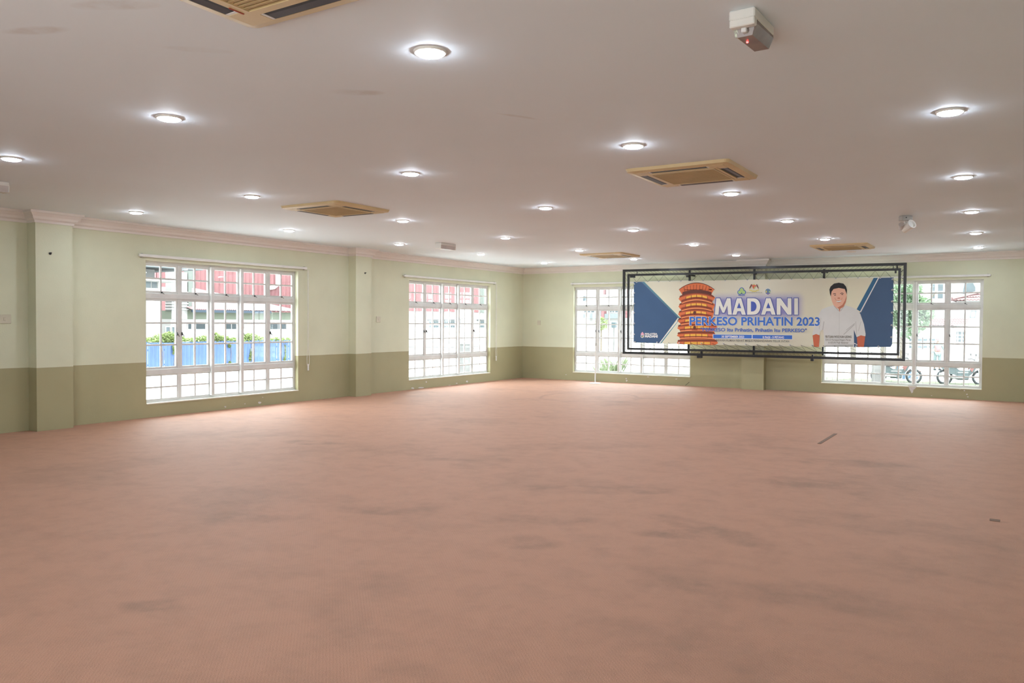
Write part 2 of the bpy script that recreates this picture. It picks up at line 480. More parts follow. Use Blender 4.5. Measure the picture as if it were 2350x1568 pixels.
# ------------------------------------------------------------------ windows
ALUW = .045
def window(n, base, width, rz, label):
    """built in a local frame: x along the wall, y outwards, z up; base at the inner lower corner of the opening"""
    root = empty('window_%d' % n, base, rz)
    tag(root, label, 'window', kind='structure')
    H = Z1W-Z0W
    y0, y1 = .085, .135
    t1 = 1.66; t2 = .475            # transom centres above the sill
    mb = MB()
    mb.box(0, width, y0, y1, 0, .035); mb.box(0, width, y0, y1, H-.04, H)
    mb.box(0, .035, y0, y1, .035, H-.04); mb.box(width-.035, width, y0, y1, .035, H-.04)
    mb.build('frame', M_ALU, root)
    mb = MB(); mb.box(0, width, -.012, y0, -.012, .004); mb.build('sill', M_SILL, root)
    for k, tz in enumerate((t1, t2)):
        mb = MB(); mb.bbox(.035, width-.035, y0-.012, y1-.002, tz-.045, tz+.04, .006); mb.build('transom', M_ALU, root)
    cw = (width-.07)/5
    for k in range(1, 5):
        x = .035+cw*k
        mb = MB()
        if k in (2, 3): mb.bbox(x-.03, x+.03, y0-.055, y1-.004, .035, H-.03, .008)
        else: mb.bbox(x-.03, x+.03, y0-.004, y1-.006, .035, H-.04, .006)
        mb.build('mullion', M_ALU, root)
    rows = [('bottom_light', .035, t2-.045, 2), ('casement', t2+.04, t1-.045, 3), ('top_vent', t1+.04, H-.04, 2)]
    for (nm, za, zb, nr) in rows:
        sw = .02 if nm == 'bottom_light' else .035
        for k in range(5):
            xa = .035+cw*k+.028; xb = .035+cw*(k+1)-.028
            if k == 0: xa -= .028
            if k == 4: xb += .028
            mb = MB(); ya, yb = y0+.006, y1-.012
            mb.box(xa, xb, ya, yb, za, za+sw); mb.box(xa, xb, ya, yb, zb-sw, zb)
            mb.box(xa, xa+sw*.8, ya, yb, za+sw, zb-sw); mb.box(xb-sw*.8, xb, ya, yb, za+sw, zb-sw)
            s = mb.build(nm, M_ALU, root)
            gx0, gx1, gz0, gz1 = xa+sw*.8, xb-sw*.8, za+sw, zb-sw
            xm = (gx0+gx1)/2
            mb = MB(); mb.box(xm-.014, xm+.014, ya+.006, yb-.006, gz0, gz1); mb.build('glazing_bar', M_ALU, s)
            for r in range(1, nr):
                zz = gz0+(gz1-gz0)*r/nr
                mb = MB(); mb.box(gx0, gx1, ya+.004, yb-.004, zz-.0135, zz+.0135); mb.build('glazing_bar', M_ALU, s)
            for r in range(nr):
                for c in range(2):
                    key = (nm, round(xm-gx0, 3), nr)
                    pw, ph = xm-gx0, (gz1-gz0)/nr
                    if key not in PANES:
                        PANES[key] = MB().box(0, pw, -.002, .002, 0, ph).mesh('pane', M_GLASS)
                    link('pane', PANES[key], s, (gx0+pw*c, (ya+yb)/2, gz0+ph*r))
            if nm == 'casement':
                mb = MB(); mb.bbox(-.008, .008, -.022, .0, -.026, .026, .003); mb.bar((0, -.018, .012), (.03, -.024, -.045), .008)
                mb.build('latch', M_LATCH, s, (xa+.016 if k else xb-.016, y0, (za+zb)/2))
            if nm == 'top_vent':
                mb = MB(); mb.bbox(-.01, .01, -.022, .0, -.01, .014, .003); mb.bar((0, -.015, 0), (.036, -.026, -.022), .007)
                mb.build('latch', M_LATCH, s, (xm, y0, za+.012))
    return root
PANES = {}
window(1, (0, W1[0], Z0W), W1[1]-W1[0], PI/2, 'large barred window on the left wall facing a blue fence')
window(2, (0, W2[0], Z0W), W2[1]-W2[0], PI/2, 'barred window on the left wall nearest the far corner')
window(3, (W3[0], 0, Z0W), W3[1]-W3[0], 0, 'barred window on the far wall behind the left end of the banner')
window(4, (W4[0], 0, Z0W), W4[1]-W4[0], 0, 'barred window on the far wall behind the right end of the banner')

# ------------------------------------------------------------------ roller blind rails with bead chains
def blind(base, width, rz, label, chain_x=None, chain_lo=None):
    root = empty('roller_blind', base, rz)
    tag(root, label, 'roller blind', 'blind rails above the windows')
    mb = MB(); mb.bbox(0, width, -.055, -.012, -.02, .022, .006); mb.build('head_rail', M_WHITE, root)
    for x in (.04, width-.06):
        mb = MB(); mb.box(x, x+.02, -.045, 0, -.03, .03); mb.build('bracket', M_GREYP, root)
    if chain_x is not None:
        z = chain_lo-base[2]
        pts = [(chain_x-.012, -.04, -.02), (chain_x-.014, -.04, z+.35), (chain_x-.03, -.04, z+.18), (chain_x-.026, -.04, z+.06), (chain_x, -.04, z+.0),
               (chain_x+.026, -.04, z+.06), (chain_x+.03, -.04, z+.18), (chain_x+.014, -.04, z+.35), (chain_x+.012, -.04, -.02)]
        mb = MB(); mb.tube(pts, .004, 5); mb.build('bead_chain', M_WHITE, root)
        mb = MB(); mb.bbox(chain_x-.014, chain_x+.014, -.052, -.028, z-.05, z+.07, .004); mb.build('chain_weight', M_WHITE, root)
    return root
blind((0, -11.17, 2.475), 3.37, PI/2, 'white blind rail with bead chain above the large left window', 3.40, .62)
blind((0, -5.0, 2.485), 3.62, PI/2, 'white blind rail with bead chain above the window by the corner', 3.645, .56)
blind((1.47, 0, 2.495), 3.3, 0, 'white blind rail above the window left of the banner')
blind((7.6, 0, 2.478), 3.21, 0, 'white blind rail above the window right of the banner')

# ------------------------------------------------------------------ downlights
M_LED = emit('led_diffuser_on', (.88, .96, 1.06), LAMP)
M_LEDOFF = mat('led_diffuser_off', (.8, .8, .8), .4, .4)
LIGHTS = {(0, 1): (10.82, -12.24), (0, 2): (10.77, -9.47), (0, 3): (10.73, -6.68), (0, 4): (10.68, -3.94), (0, 5): (10.63, -1.25),
 (1, 0): (8.55, -15.0), (1, 1): (8.57, -12.36), (1, 2): (8.54, -9.61), (1, 3): (8.51, -6.89), (1, 4): (8.48, -4.11), (1, 5): (8.46, -1.39),
 (2, 0): (6.1, -14.86), (2, 1): (6.23, -12.33), (2, 2): (6.21, -9.66), (2, 3): (6.2, -6.91), (2, 4): (6.23, -4.22), (2, 5): (6.24, -1.64),
 (3, 0): (3.59, -14.7), (3, 1): (3.72, -12.14), (3, 2): (3.8, -9.54), (3, 3): (3.85, -6.9), (3, 4): (3.86, -4.19), (3, 5): (3.94, -1.68),
 (4, 1): (1.24, -11.99), (4, 2): (1.43, -9.5), (4, 3): (1.5, -6.89), (4, 4): (1.61, -4.36), (4, 5): (1.56, -1.58)}
ring_me = MB().lathe([(.075, -.006), (.078, -.014), (.086, -.011), (.089, -.004), (.089, 0)], 32).mesh('trim_ring', M_WHITE)
ring_me.shade_smooth()
dif = MB().lathe([(.076, -.008), (.067, -.0205), (.046, -.025)], 18, cap1=True)
dif_on = dif.mesh('diffuser', M_LED); dif_off = dif.mesh('diffuser', M_LEDOFF)
ROWN = {0: 'in the row nearest the camera', 1: 'in the second row from the camera', 2: 'in the third row from the camera',
        3: 'in the third row from the banner wall', 4: 'in the second row from the banner wall', 5: 'in the row nearest the banner wall'}
COLN = {4: 'nearest the left wall', 3: 'second from left', 2: 'third from left', 1: 'fourth from left', 0: 'far right'}
for (i, j), (x, y) in LIGHTS.items():
    t = empty('downlight', (x, y, RZ))
    offl = (i, j) == (1, 5)
    tag(t, ('unlit' if offl else 'lit') + ' round downlight ' + ROWN[j] + ', ' + COLN[i], 'downlight', 'ceiling downlights')
    link('trim_ring', ring_me, t)
    link('diffuser', dif_off if offl else dif_on, t)

# ------------------------------------------------------------------ ceiling cassette air conditioners
def rrect(h, r, n=5):
    p = []
    for (sx, sy, a0) in ((1, 1, 0), (-1, 1, PI/2), (-1, -1, PI), (1, -1, 1.5*PI)):
        for k in range(n+1):
            a = a0+PI/2*k/n
            p.append((sx*(h-r)+r*math.cos(a), sy*(h-r)+r*math.sin(a)))
    return p
def cassette_parts(root):
    mb = MB()
    # outer rim: sloped ring
    A, B, C_, D = rrect(.495, .05), rrect(.485, .05), rrect(.425, .03), rrect(.425, .03)
    lv = [(A, 0), (B, -.028), (C_, -.04), (D, -.012)]
    n = len(A)
    v = [(x, y, z) for (pp, z) in lv for (x, y) in pp]
    f = []
    for i in range(3):
        for k in range(n): f.append((i*n+k, i*n+(k+1) % n, (i+1)*n+(k+1) % n, (i+1)*n+k))
    mb.add(v, f)
    # inner ring around the grille and the four corner webs between the air slots
    for (x0, x1, y0, y1) in ((-.345, .345, .315, .345), (-.345, .345, -.345, -.315), (-.345, -.315, -.315, .315), (.315, .345, -.315, .315)):
        mb.box(x0, x1, y0, y1, -.042, -.004)
    for sx in (-1, 1):
        for sy in (-1, 1):
            xs, ys = sorted((sx*.345, sx*.428)), sorted((sy*.285, sy*.428))
            mb.box(xs[0], xs[1], ys[0], ys[1], -.041, -.004)
            xs, ys = sorted((sx*.285, sx*.345)), sorted((sy*.345, sy*.428))
            mb.box(xs[0], xs[1], ys[0], ys[1], -.041, -.004)
    mb.build('panel', M_AC, root, fix=True)
    for k in range(4):
        a = k*PI/2
        mb = MB(); mb.box(-.285, .285, .35, .424, -.0365, -.004)
        sl = mb.build('air_slot', M_DARK, root, rot=(0, 0, a))
        mb = MB(); mb.bar((-.262, .396, -.036), (.262, .396, -.036), .045, .006, (0, .12, 1)); mb.build('vane', M_VANE, sl)
        for e in (-.285, .268):
            mb = MB(); mb.box(e, e+.017, .348, .426, -.039, -.008); mb.build('vane_end', M_ACW, sl)
    mb = MB(); mb.box(-.315, .315, -.315, .315, -.03, -.006); g = mb.build('intake_grille', M_ACG, root)
    mb = MB()
    for k in range(22):
        y = -.30+.6*k/21
        mb.box(-.31, .31, y-.007, y+.007, -.041, -.03)
    tag(mb.build('slat_set', M_ACG, g), kind='stuff')
    mb = MB()
    for (x0, x1, y0, y1) in ((-.312, .312, .295, .312), (-.312, .312, -.312, -.295), (-.312, -.295, -.295, .295), (.295, .312, -.295, .295)):
        mb.box(x0, x1, y0, y1, -.045, -.03)
    mb.build('grille_frame', M_AC, g)
ACS = [((8.55, -16.24), 'cream ceiling cassette air conditioner cut by the top of the photo'),
       ((8.58, -10.97), 'cream cassette air conditioner in the middle of the ceiling, right of centre'),
       ((3.85, -10.92), 'cream cassette air conditioner on the ceiling above the large left window'),
       ((3.92, -2.89), 'small-looking cream cassette air conditioner above the left end of the banner'),
       ((8.5, -2.6), 'cream cassette air conditioner above the right end of the banner')]
first = None
for (x, y), lb in ACS:
    if first is None:
        first = empty('ceiling_cassette', (x, y, RZ)); cassette_parts(first); t = first
    else:
        t = copy_tree(first); t.location = (x, y, RZ)
    tag(t, lb, 'air conditioner', 'ceiling cassette air conditioners')
mb = MB(); mb.box(.22, .30, .335, .342, -.046, -.041)
mb.build('red_sticker', mat('red_sticker', (.4, .08, .05), .6), first, rot=(0, 0, PI/2))

# ------------------------------------------------------------------ emergency lights and the ceiling spotlight
M_SMOKE = mat('smoky_brown_cover', (.22, .17, .155), .25, .5, var=.15, vscale=8)
M_RED = emit('red_indicator', (1, .05, .05), 3.0)
t = tag(empty('emergency_light', (10.13, -14.72, RZ), math.radians(-2)), 'boxy emergency light with smoky brown cover at the top right of the ceiling', 'emergency light')
t.scale = (1, .84, .82)
mb = MB(); mb.bbox(-.06, .06, 0, .36, -.055, 0, .006); mb.build('body', M_WHITE, t)
mb = MB(); mb.bbox(-.058, .058, .0, .05, -.095, -.052, .005); mb.build('end_cap', M_WHITE, t)
mb = MB(); mb.prism([(-.058, .05, -.055), (-.058, .36, -.055), (-.05, .365, -.10), (-.05, .075, -.125)], (.018, 0, -.004)); mb.build('label_strip', mat('pale_label', (.55, .6, .5), .4, var=.5, vscale=45), t, fix=True)
mb = MB(); mb.prism([(-.04, .05, -.055), (.055, .05, -.055), (.058, .05, -.08), (.03, .075, -.13), (-.04, .075, -.13)], (0, .31, .012)); mb.build('cover', M_SMOKE, t, fix=True)
mb = MB(); mb.bbox(-.012, .012, .035, .075, -.118, -.09, .004); mb.build('tube_holder', M_ACW, t)
mb = MB(); mb.lathe([(.006, -.128), (.005, -.135), (.001, -.137)], 10, (-.018, .17, 0), cap1=True); mb.build('indicator', M_RED, t)
M_FROST = mat('frosted_cover', (.58, .55, .54), .3, .5, var=.1, vscale=10)
def eml(x, y, label):
    t = tag(empty('emergency_light', (x, y, RZ)), label, 'emergency light', 'frosted emergency lights')
    mb = MB(); mb.bbox(-.07, .07, -.23, .23, -.04, 0, .006); mb.build('body', M_WHITE, t)
    mb = MB(); mb.prism([(-.065, -.225, -.04), (.065, -.225, -.04), (.045, -.225, -.105), (-.045, -.225, -.105)], (0, .45, 0)); mb.build('cover', M_FROST, t, fix=True)
    for yy in (-.232, .224):
        mb = MB(); mb.bbox(-.068, .068, yy, yy+.01, -.107, -.03, .003); mb.build('end_plate', M_WHITE, t)
    mb = MB(); mb.lathe([(.008, -.105), (.004, -.112)], 8, (.02, -.19, 0), cap1=True); mb.build('indicator', M_WHITE, t)
eml(2.28, -6.5, 'frosted box emergency light on the ceiling left of the far corner')
eml(2.14, -14.28, 'frosted box emergency light cut by the left edge of the photo')
t = tag(empty('spotlight', (9.97, -6.62, RZ), .6), 'small spotlight with tilted white head on the ceiling right of the banner', 'spotlight')
mb = MB(); mb.bbox(-.075, .075, -.05, .05, -.07, 0, .01); mb.build('base', M_GREYP, t)
mb = MB(); mb.lathe([(.008, -.001), (.008, .003)], 8, cap1=True); mb.build('screw', M_DARK, t, (-.02, -.051, -.03), (PI/2, 0, 0))
mb = MB(); mb.bar((0, 0, -.06), (.02, 0, -.11), .03); mb.build('knuckle', M_WHITE, t)
mb = MB(); mb.lathe([(.02, -.085), (.05, -.08), (.058, .05), (.062, .075), (.05, .072), (.04, .05)], 16, cap0=True, cap1=True)
mb.build('lamp_head', M_WHITE, t, (.03, -.01, -.145), (math.radians(62), math.radians(30), 0), smooth=False)
mb = MB(); mb.lathe([(.02, -.06), (.035, -.055), (.036, .03)], 14, cap0=True, cap1=True)
mb.build('lamp_head', M_FROST, t, (-.05, .01, -.13), (math.radians(50), math.radians(-40), 0))

# ------------------------------------------------------------------ sockets, hooks, floor pole
def plate(base, rz, label, w=.09, h=.09):
    t = tag(empty('switch_plate', base, rz), label, 'switch plate', 'wall switch plates')
    mb = MB(); mb.bbox(-w/2, w/2, -.012, 0, -h/2, h/2, .004); mb.build('plate', MATS['switch_cream'], t)
    mb = MB(); mb.bbox(-.014, .014, -.018, -.01, -.022, .022, .003); mb.build('rocker', MATS['switch_cream'], t)
mat('switch_cream', (.62, .59, .47), .4, .4)
plate((0, -5.78, 1.54), PI/2, 'small cream switch plate right of the second left pilaster', .13, .12)
plate((.51, 0, 1.485), 0, 'small cream switch plate on the far wall by the corner', .1, .12)
plate((0, -13.06, 1.5), PI/2, 'small cream switch plate left of the first left pilaster', .16, .12)
for (y, z, lb) in ((-12.57, 2.385, 'small dark hook on the nearest left pilaster'), (-6.4, 2.46, 'small dark hook on the left pilaster between the windows')):
    t = tag(empty('wall_hook', (PD, y, z), PI/2), lb, 'hook', 'pilaster hooks')
    mb = MB(); mb.lathe([(.018, 0), (.018, .006)], 10, cap0=True, cap1=True); mb.build('rose', M_LATCH, t, rot=(PI/2, 0, 0))
    mb = MB(); mb.tube([(0, -.005, 0), (0, -.03, 0), (0, -.035, .015)], .005, 6); mb.build('peg', M_LATCH, t)
t = tag(empty('floor_pole', (2.53, -.72, 0)), 'thin white pole on a round base standing before the far wall window', 'pole stand')
mb = MB(); mb.lathe([(.14, 0), (.14, .012), (.12, .022), (.02, .03), (.018, .05)], 28, cap0=True, cap1=True); mb.build('base', M_WHITE, t)
mb = MB(); mb.tube([(0, 0, .04), (.012, 0, .95)], .014, 10); mb.build('lower_tube', M_WHITE, t)
mb = MB(); mb.tube([(.012, 0, .93), (.016, 0, 1.0)], .02, 10); mb.build('clamp', M_GREYP, t)
mb = MB(); mb.tube([(.012, 0, .95), (.045, 0, 2.05)], .009, 8); mb.build('upper_tube', M_GREYP, t)

mb = MB(); mb.bbox(-.022, .022, -.54, .54, 0, .004, .0015)
tag(mb.build('tape_strip', mat('brown_tape', (.20, .125, .09), .7), None, (9.175, -7.38, .0005)), 'short dark tape strip stuck on the carpet below the right of the banner', 'tape')
mb = MB(); mb.bbox(-.035, .035, -.035, .035, 0, .004, .0015)
tag(mb.build('carpet_patch', MATS['brown_tape'], None, (11.114, -11.268, .0005)), 'tiny square dark patch on the carpet near the right edge', 'patch')
# ------------------------------------------------------------------ hanging banner in its black frame
BY = -.40
def bp(px, py, lay=0.0):
    return on(px, py, 1, BY-lay)
fr = tag(empty('hanging_rig', (6.2, BY, .74)), 'double black steel frame around the banner on the far wall', 'frame')
def part_at(mb, name, mats, root, **k):
    o = mb.build(name, mats, root, **k)
    o.location = -root.location
    return o
def rect_bars(c, th, dep, name, y):
    """c: four pixel corners tl,tr,br,bl of the bar centre lines on plane y"""
    P = [on(px, py, 1, y) for (px, py) in c]
    h = th/2
    for (a, b, ext) in ((0, 1, h), (1, 2, -h), (2, 3, h), (3, 0, -h)):
        d = (P[b]-P[a]).normalized()
        mb = MB(); mb.bar(P[a]-d*ext, P[b]+d*ext, dep, th, (0, 0, 1) if abs(d.z) < .5 else (1, 0, 0))
        part_at(mb, name, M_BLACK, fr)
    return P
OUT_ = ((1432.3, 621.5), (2077.5, 606.3), (2074, 826), (1431.8, 809.6))
INN_ = ((1442.5, 631.5), (2064.8, 618.5), (2061, 813.5), (1442, 800.5))
PO = rect_bars(OUT_, .055, .045, 'outer_bar', BY)
PI_ = rect_bars(INN_, .047, .04, 'inner_bar', BY)
for (xt, xb) in ((1583, 1580), (1731.5, 1730), (1891.5, 1888.5)):
    a = on(xt, 618, 1, BY+.06); b = on(xb, 816, 1, BY+.06)
    a.z = min(a.z, PO[0].z-.02)
    mb = MB(); mb.bar(a, b, .045, .04, (1, 0, 0)); part_at(mb, 'upright', M_BLACK, fr)
    for z in (2.62, .86):
        depth = -PD if abs(a.x-6.2) < .3 else 0
        mb = MB(); mb.bar((a.x, BY+.06, z), (a.x, depth, z), .035, .035); part_at(mb, 'wall_bracket', M_BLACK, fr)
for (px, py, w, h) in ((1606, 818.5, 12, 6), (1610, 811, 4.5, 9), (1864, 826, 7, 6), (1865, 819, 3.5, 10), (1451, 635.5, 9, 4.5), (1456, 634, 3, 8),
                       (1578, 634, 6, 5), (1888, 625, 6, 5), (2055.5, 624, 4, 7), (2059, 612, 3.5, 8)):
    a = on(px-w/2, py+h/2, 1, BY); b = on(px+w/2, py-h/2, 1, BY)
    mb = MB(); mb.bbox(a.x, b.x, BY-.03, BY+.02, a.z, b.z, .006); part_at(mb, 'clamp', M_BLACK, fr)
for (px, py, qx, qy) in ((1462, 624, 1462, 630), (2050, 609, 2050, 616), (2070, 639, 2075, 639), (2068, 625, 2073, 619)):
    mb = MB(); mb.bar(on(px, py, 1, BY), on(qx, qy, 1, BY), .014); part_at(mb, 'tie', M_BLACK, fr)
def lerp(a, b, t): return a+(b-a)*t
# crossed lacing between the two frames
for (k, n) in ((0, 68), (1, 22), (2, 68), (3, 20)):
    a0, a1, b0, b1 = PO[k], PO[(k+1) % 4], PI_[k], PI_[(k+1) % 4]
    for ph in (0, 1):
        pts = []
        for i in range(n+1):
            t = i/n
            pts.append(lerp(a0, a1, t) if (i+ph) % 2 else lerp(b0, b1, t))
        mb = MB(); mb.tube([p+Vector((0, -.02-.004*ph, 0)) for p in pts], .0024, 4); part_at(mb, 'lacing_cord', M_CORD, fr)

bn = tag(empty('banner', (6.2, BY, 1.02)), 'wide printed event banner with orange tower and smiling man in white', 'banner')
def bpart(mb, name, mats, parent=None, **k):
    o = mb.build(name, mats, bn, **k)
    o.location = -bn.location
    return o
def sheet_material():
    m, N, L, P = new_mat('printed_vinyl')
    pos = world_pos(N)
    sp = N.new('ShaderNodeSeparateXYZ'); L.new(pos, sp.inputs[0])
    c = on(1735, 704, 1, BY); e = on(1840, 690, 1, BY); t = on(1735, 680, 1, BY)
    dx = wmath(N, L, 'ABSOLUTE', wmath(N, L, 'SUBTRACT', sp.outputs['X'], c.x))
    dx = wmath(N, L, 'MAXIMUM', wmath(N, L, 'SUBTRACT', dx, (e.x-c.x)*.88), 0.0)
    dz = wmath(N, L, 'ABSOLUTE', wmath(N, L, 'SUBTRACT', sp.outputs['Z'], c.z))
    dz = wmath(N, L, 'MAXIMUM', wmath(N, L, 'SUBTRACT', dz, (t.z-c.z)*.62), 0.0)
    d = wmath(N, L, 'SQRT', wmath(N, L, 'ADD', wmath(N, L, 'MULTIPLY', dx, dx), wmath(N, L, 'MULTIPLY', dz, dz)))
    g = wmath(N, L, 'SUBTRACT', 1.0, wmath(N, L, 'MULTIPLY', d, 4.6), True)
    mx = N.new('ShaderNodeMix'); mx.data_type = 'RGBA'
    mx.inputs['A'].default_value = (*lin((232, 229, 212)), 1); mx.inputs['B'].default_value = (*lin((158, 158, 212)), 1)
    L.new(wmath(N, L, 'POWER', g, 1.7), mx.inputs['Factor'])
    L.new(mx.outputs['Result'], P.inputs['Base Color'])
    P.inputs['Roughness'].default_value = .35
    P.inputs['Specular IOR Level'].default_value = .3
    tl = N.new('ShaderNodeBsdfTranslucent'); L.new(mx.outputs['Result'], tl.inputs[0])
    ms = N.new('ShaderNodeMixShader'); ms.inputs[0].default_value = .22
    L.new(P.outputs[0], ms.inputs[1]); L.new(tl.outputs[0], ms.inputs[2])
    L.new(ms.outputs[0], N['Material Output'].inputs['Surface'])
    return m
M_VINYL = sheet_material()
corn = [(1454.5, 647), (1530, 646), (1700, 642.5), (1890, 639), (2051, 636.8), (2050, 720), (2047.5, 790), (2044, 796.5), (1960, 797.2), (1850, 796), (1700, 793.5), (1560, 790), (1454, 786.3), (1454.2, 720)]
mb = MB(); mb.prism([bp(*c) for c in corn], (0, .003, 0)); bpart(mb, 'banner_sheet', M_VINYL, fix=True)
def ink(name, rgb):
    return mat('ink_'+name, lin(rgb), .38, .3, var=.03, vscale=3)
NAVY = ink('navy', (66, 96, 134)); TEAL = ink('teal', (96, 150, 165)); STEEL = ink('steel_blue', (100, 130, 160)); IWHITE = ink('white', (236, 238, 238))
BLUE = ink('royal_blue', (66, 116, 205)); BLUE2 = ink('soft_blue', (82, 116, 195)); OUTL = ink('outline_blue', (76, 96, 175)); PALE = ink('pale_letter', (230, 230, 222))
ORNG = ink('orange', (222, 120, 76)); RUST = ink('rust', (150, 72, 54)); BRN = ink('brown', (104, 60, 54)); YEL = ink('yellow', (244, 190, 84)); PEACH = ink('peach', (240, 150, 100))
SKIN = ink('skin', (238, 190, 166)); SKIN2 = ink('skin_shade', (206, 134, 108)); ARM = ink('arm', (206, 112, 82)); HAIR = ink('hair', (38, 38, 42)); SHIRT = ink('shirt', (222, 226, 226)); SHADE = ink('shirt_fold', (186, 190, 190))
GREY = ink('grey_letter', (120, 120, 112)); LIME = ink('lime', (168, 200, 130)); RED = ink('red', (200, 100, 70)); GOLD = ink('gold', (214, 200, 110)); PINK = ink('pink', (226, 170, 190)); VIOL = ink('violet', (120, 110, 170)); MIDB = ink('mid_blue', (52, 108, 150))
class INK(MB):
    """collects flat ink shapes drawn in photo pixels, thrown onto the banner plane"""
    def poly(s, pts, lay, mi=0):
        return s.add([bp(x, y, lay) for (x, y) in pts], [tuple(range(len(pts)))], mi)
    def quadline(s, a, b, w, lay, mi=0):
        dx, dy = b[0]-a[0], b[1]-a[1]; l = math.hypot(dx, dy); nx, ny = -dy/l*w/2, dx/l*w/2
        return s.poly([(a[0]+nx, a[1]+ny), (b[0]+nx, b[1]+ny), (b[0]-nx, b[1]-ny), (a[0]-nx, a[1]-ny)], lay, mi)
    def band(s, x0, x1, yt, yb, bulge, lay, mi=0, n=14):
        """strip between two arcs that rise by bulge at the centre; yt/yb at the ends"""
        f = lambda t: 1-(2*t-1)**2
        top = [(x0+(x1-x0)*k/n, yt-bulge*f(k/n)) for k in range(n+1)]
        bot = [(x0+(x1-x0)*k/n, yb-bulge*f(k/n)) for k in range(n+1)]
        for k in range(n):
            s.poly([top[k], top[k+1], bot[k+1], bot[k]], lay, mi)
        return s
    def disc(s, cx, cy, rx, ry, lay, mi=0, n=18):
        return s.poly([(cx+rx*math.cos(2*PI*k/n), cy+ry*math.sin(2*PI*k/n)) for k in range(n)], lay, mi)
    def ringd(s, cx, cy, r0, r1, lay, mi=0, n=20):
        for k in range(n):
            a, b = 2*PI*k/n, 2*PI*(k+1)/n
            s.poly([(cx+r0*math.cos(a), cy+r0*math.sin(a)), (cx+r1*math.cos(a), cy+r1*math.sin(a)), (cx+r1*math.cos(b), cy+r1*math.sin(b)), (cx+r0*math.cos(b), cy+r0*math.sin(b))], lay, mi)
        return s
# left and right navy fields
k = INK(); k.poly([(1454.6, 647.3), (1471.5, 647), (1556, 729), (1513, 787.7), (1454.3, 786)], .002); bpart(k, 'left_navy_field', NAVY)
k = INK(); k.poly([(1471.5, 647), (1475, 647), (1558, 729.5), (1556, 730)], .0025, 0); k.poly([(1475, 647), (1478.5, 646.9), (1561.5, 730), (1558, 730.5)], .0025, 1)
k.poly([(1558, 730), (1561.5, 730), (1556, 738), (1518, 788), (1515, 788), (1553, 738)], .0025, 1); k.poly([(1553, 737), (1554.6, 738.2), (1514.6, 787.8), (1512.4, 787.6)], .003, 2)
bpart(k, 'left_stripe', [STEEL, TEAL, IWHITE])
k = INK(); k.poly([(2017, 637.8), (2050.8, 637), (2049.8, 720), (2047.3, 790), (2043.8, 796.3), (1958, 797), (1958, 745), (1974, 716)], .002); bpart(k, 'right_navy_field', NAVY)
k = INK(); k.poly([(2005, 638), (2015, 637.8), (1974, 715), (1966, 710)], .0025, 0); k.poly([(2015.2, 637.8), (2017.6, 637.7), (1975.3, 717.5), (1973.8, 715)], .003, 1); k.poly([(1960, 787), (1970, 791.8), (1970, 793.6), (1960, 789)], .003, 1)
bpart(k, 'right_stripe', [MIDB, IWHITE])
# the round tiered tower
k = INK()
left = [(1558.2, 665), (1565.5, 676.5), (1557.2, 686), (1564.5, 695), (1556.8, 703.5), (1563.5, 712.5), (1556, 721), (1562.3, 729), (1555, 737), (1561.8, 743.5), (1561.5, 746), (1554, 753.3), (1561, 759), (1561, 763.5), (1553, 770.5), (1560.8, 775), (1560.8, 780), (1553, 787), (1556, 789.8)]
right = [(1639.5, 663.5), (1632.5, 675.5), (1641.3, 683), (1634, 694), (1641, 699), (1636.5, 711), (1638.5, 716), (1636, 727), (1641, 734), (1637.5, 742), (1638, 744.5), (1646.5, 750.5), (1638.5, 757), (1639, 762.5), (1642.5, 768), (1639.5, 773), (1640, 779), (1648.3, 787.3), (1641, 792.3)]
top = [(1558.2+81.3*i/14, 664.8-16*math.sin(PI*i/14)**.75) for i in range(15)]
for i in range(len(left)-1):
    k.poly([left[i], right[i], right[i+1], left[i+1]], .0035, 0)
for i in range(14):
    k.poly([top[i], top[i+1], (top[i+1][0], 666), (top[i][0], 666)], .0035, 0)
k.band(1558.2, 1639.5, 664, 665.6, 15.5, .0045, 2)
for i in range(1, 10):
    x = 1562+74*i/10; k.quadline((x, 653+abs(i-5)*1.2), (1565+66*i/10, 668+abs(i-5)*.5), 1.2, .0042, 1)
k.band(1566, 1633, 675.5, 670.8, 5.5, .0045, 2); k.band(1566, 1632, 678, 675, 5.5, .0046, 2)
tiers = [(1557.2, 1641, 686, 695, 9.5), (1556.8, 1640, 703.5, 712.5, 7.5), (1556, 1639, 720.5, 729, 6), (1555, 1640, 737, 744.5, 4.8), (1554, 1646, 752.5, 759.5, 3.2), (1553, 1642, 769.5, 776, 2), (1553, 1648, 786.8, 791, .8)]
for n_, (xl, xr, yt, yw, bu) in enumerate(tiers):
    xi, xo = xl+8.5, xr-8
    k.band(xl+3, xr-3, yt-6.5, yt-4.8, bu, .0045, 2)
    k.band(xl+2, xr-2, yt-4.8, yt-2.0, bu*.95, .0044, 1)
    if n_ < 6:
        k.band(xi-2, xo+2, yt+3.2, yw+.6, bu*.8, .0044, 1); k.band(xi-1, xo+1, yw-.6, yw+2.4, bu*.8, .0046, 3)
        k.band(xi-1, xo+1, yw+2.4, yw+3.2, bu*.8, .0047, 2)
    for q in range(4):
        a = xi+9+(xo-xi-18)*q/4; b = xi+9+(xo-xi-18)*(q+1)/4-1.4
        f = lambda x: bu*.85*(1-((x-(xi+xo)/2)/((xo-xi)/2))**2)
        k.poly([(a, yt-2-f(a)+1), (b, yt-2-f(b)+1), (b, yt+3.6-f(b)), (a, yt+3.6-f(a))], .0052, 4)
    for q in range(5):
        a = xi+8.3+(xo-xi-18)*q/4
        f_ = bu*.85*(1-((a-(xi+xo)/2)/((xo-xi)/2))**2)
        k.quadline((a, yt-2-f_), (a, yt+7-f_), .9, .0055, 2)
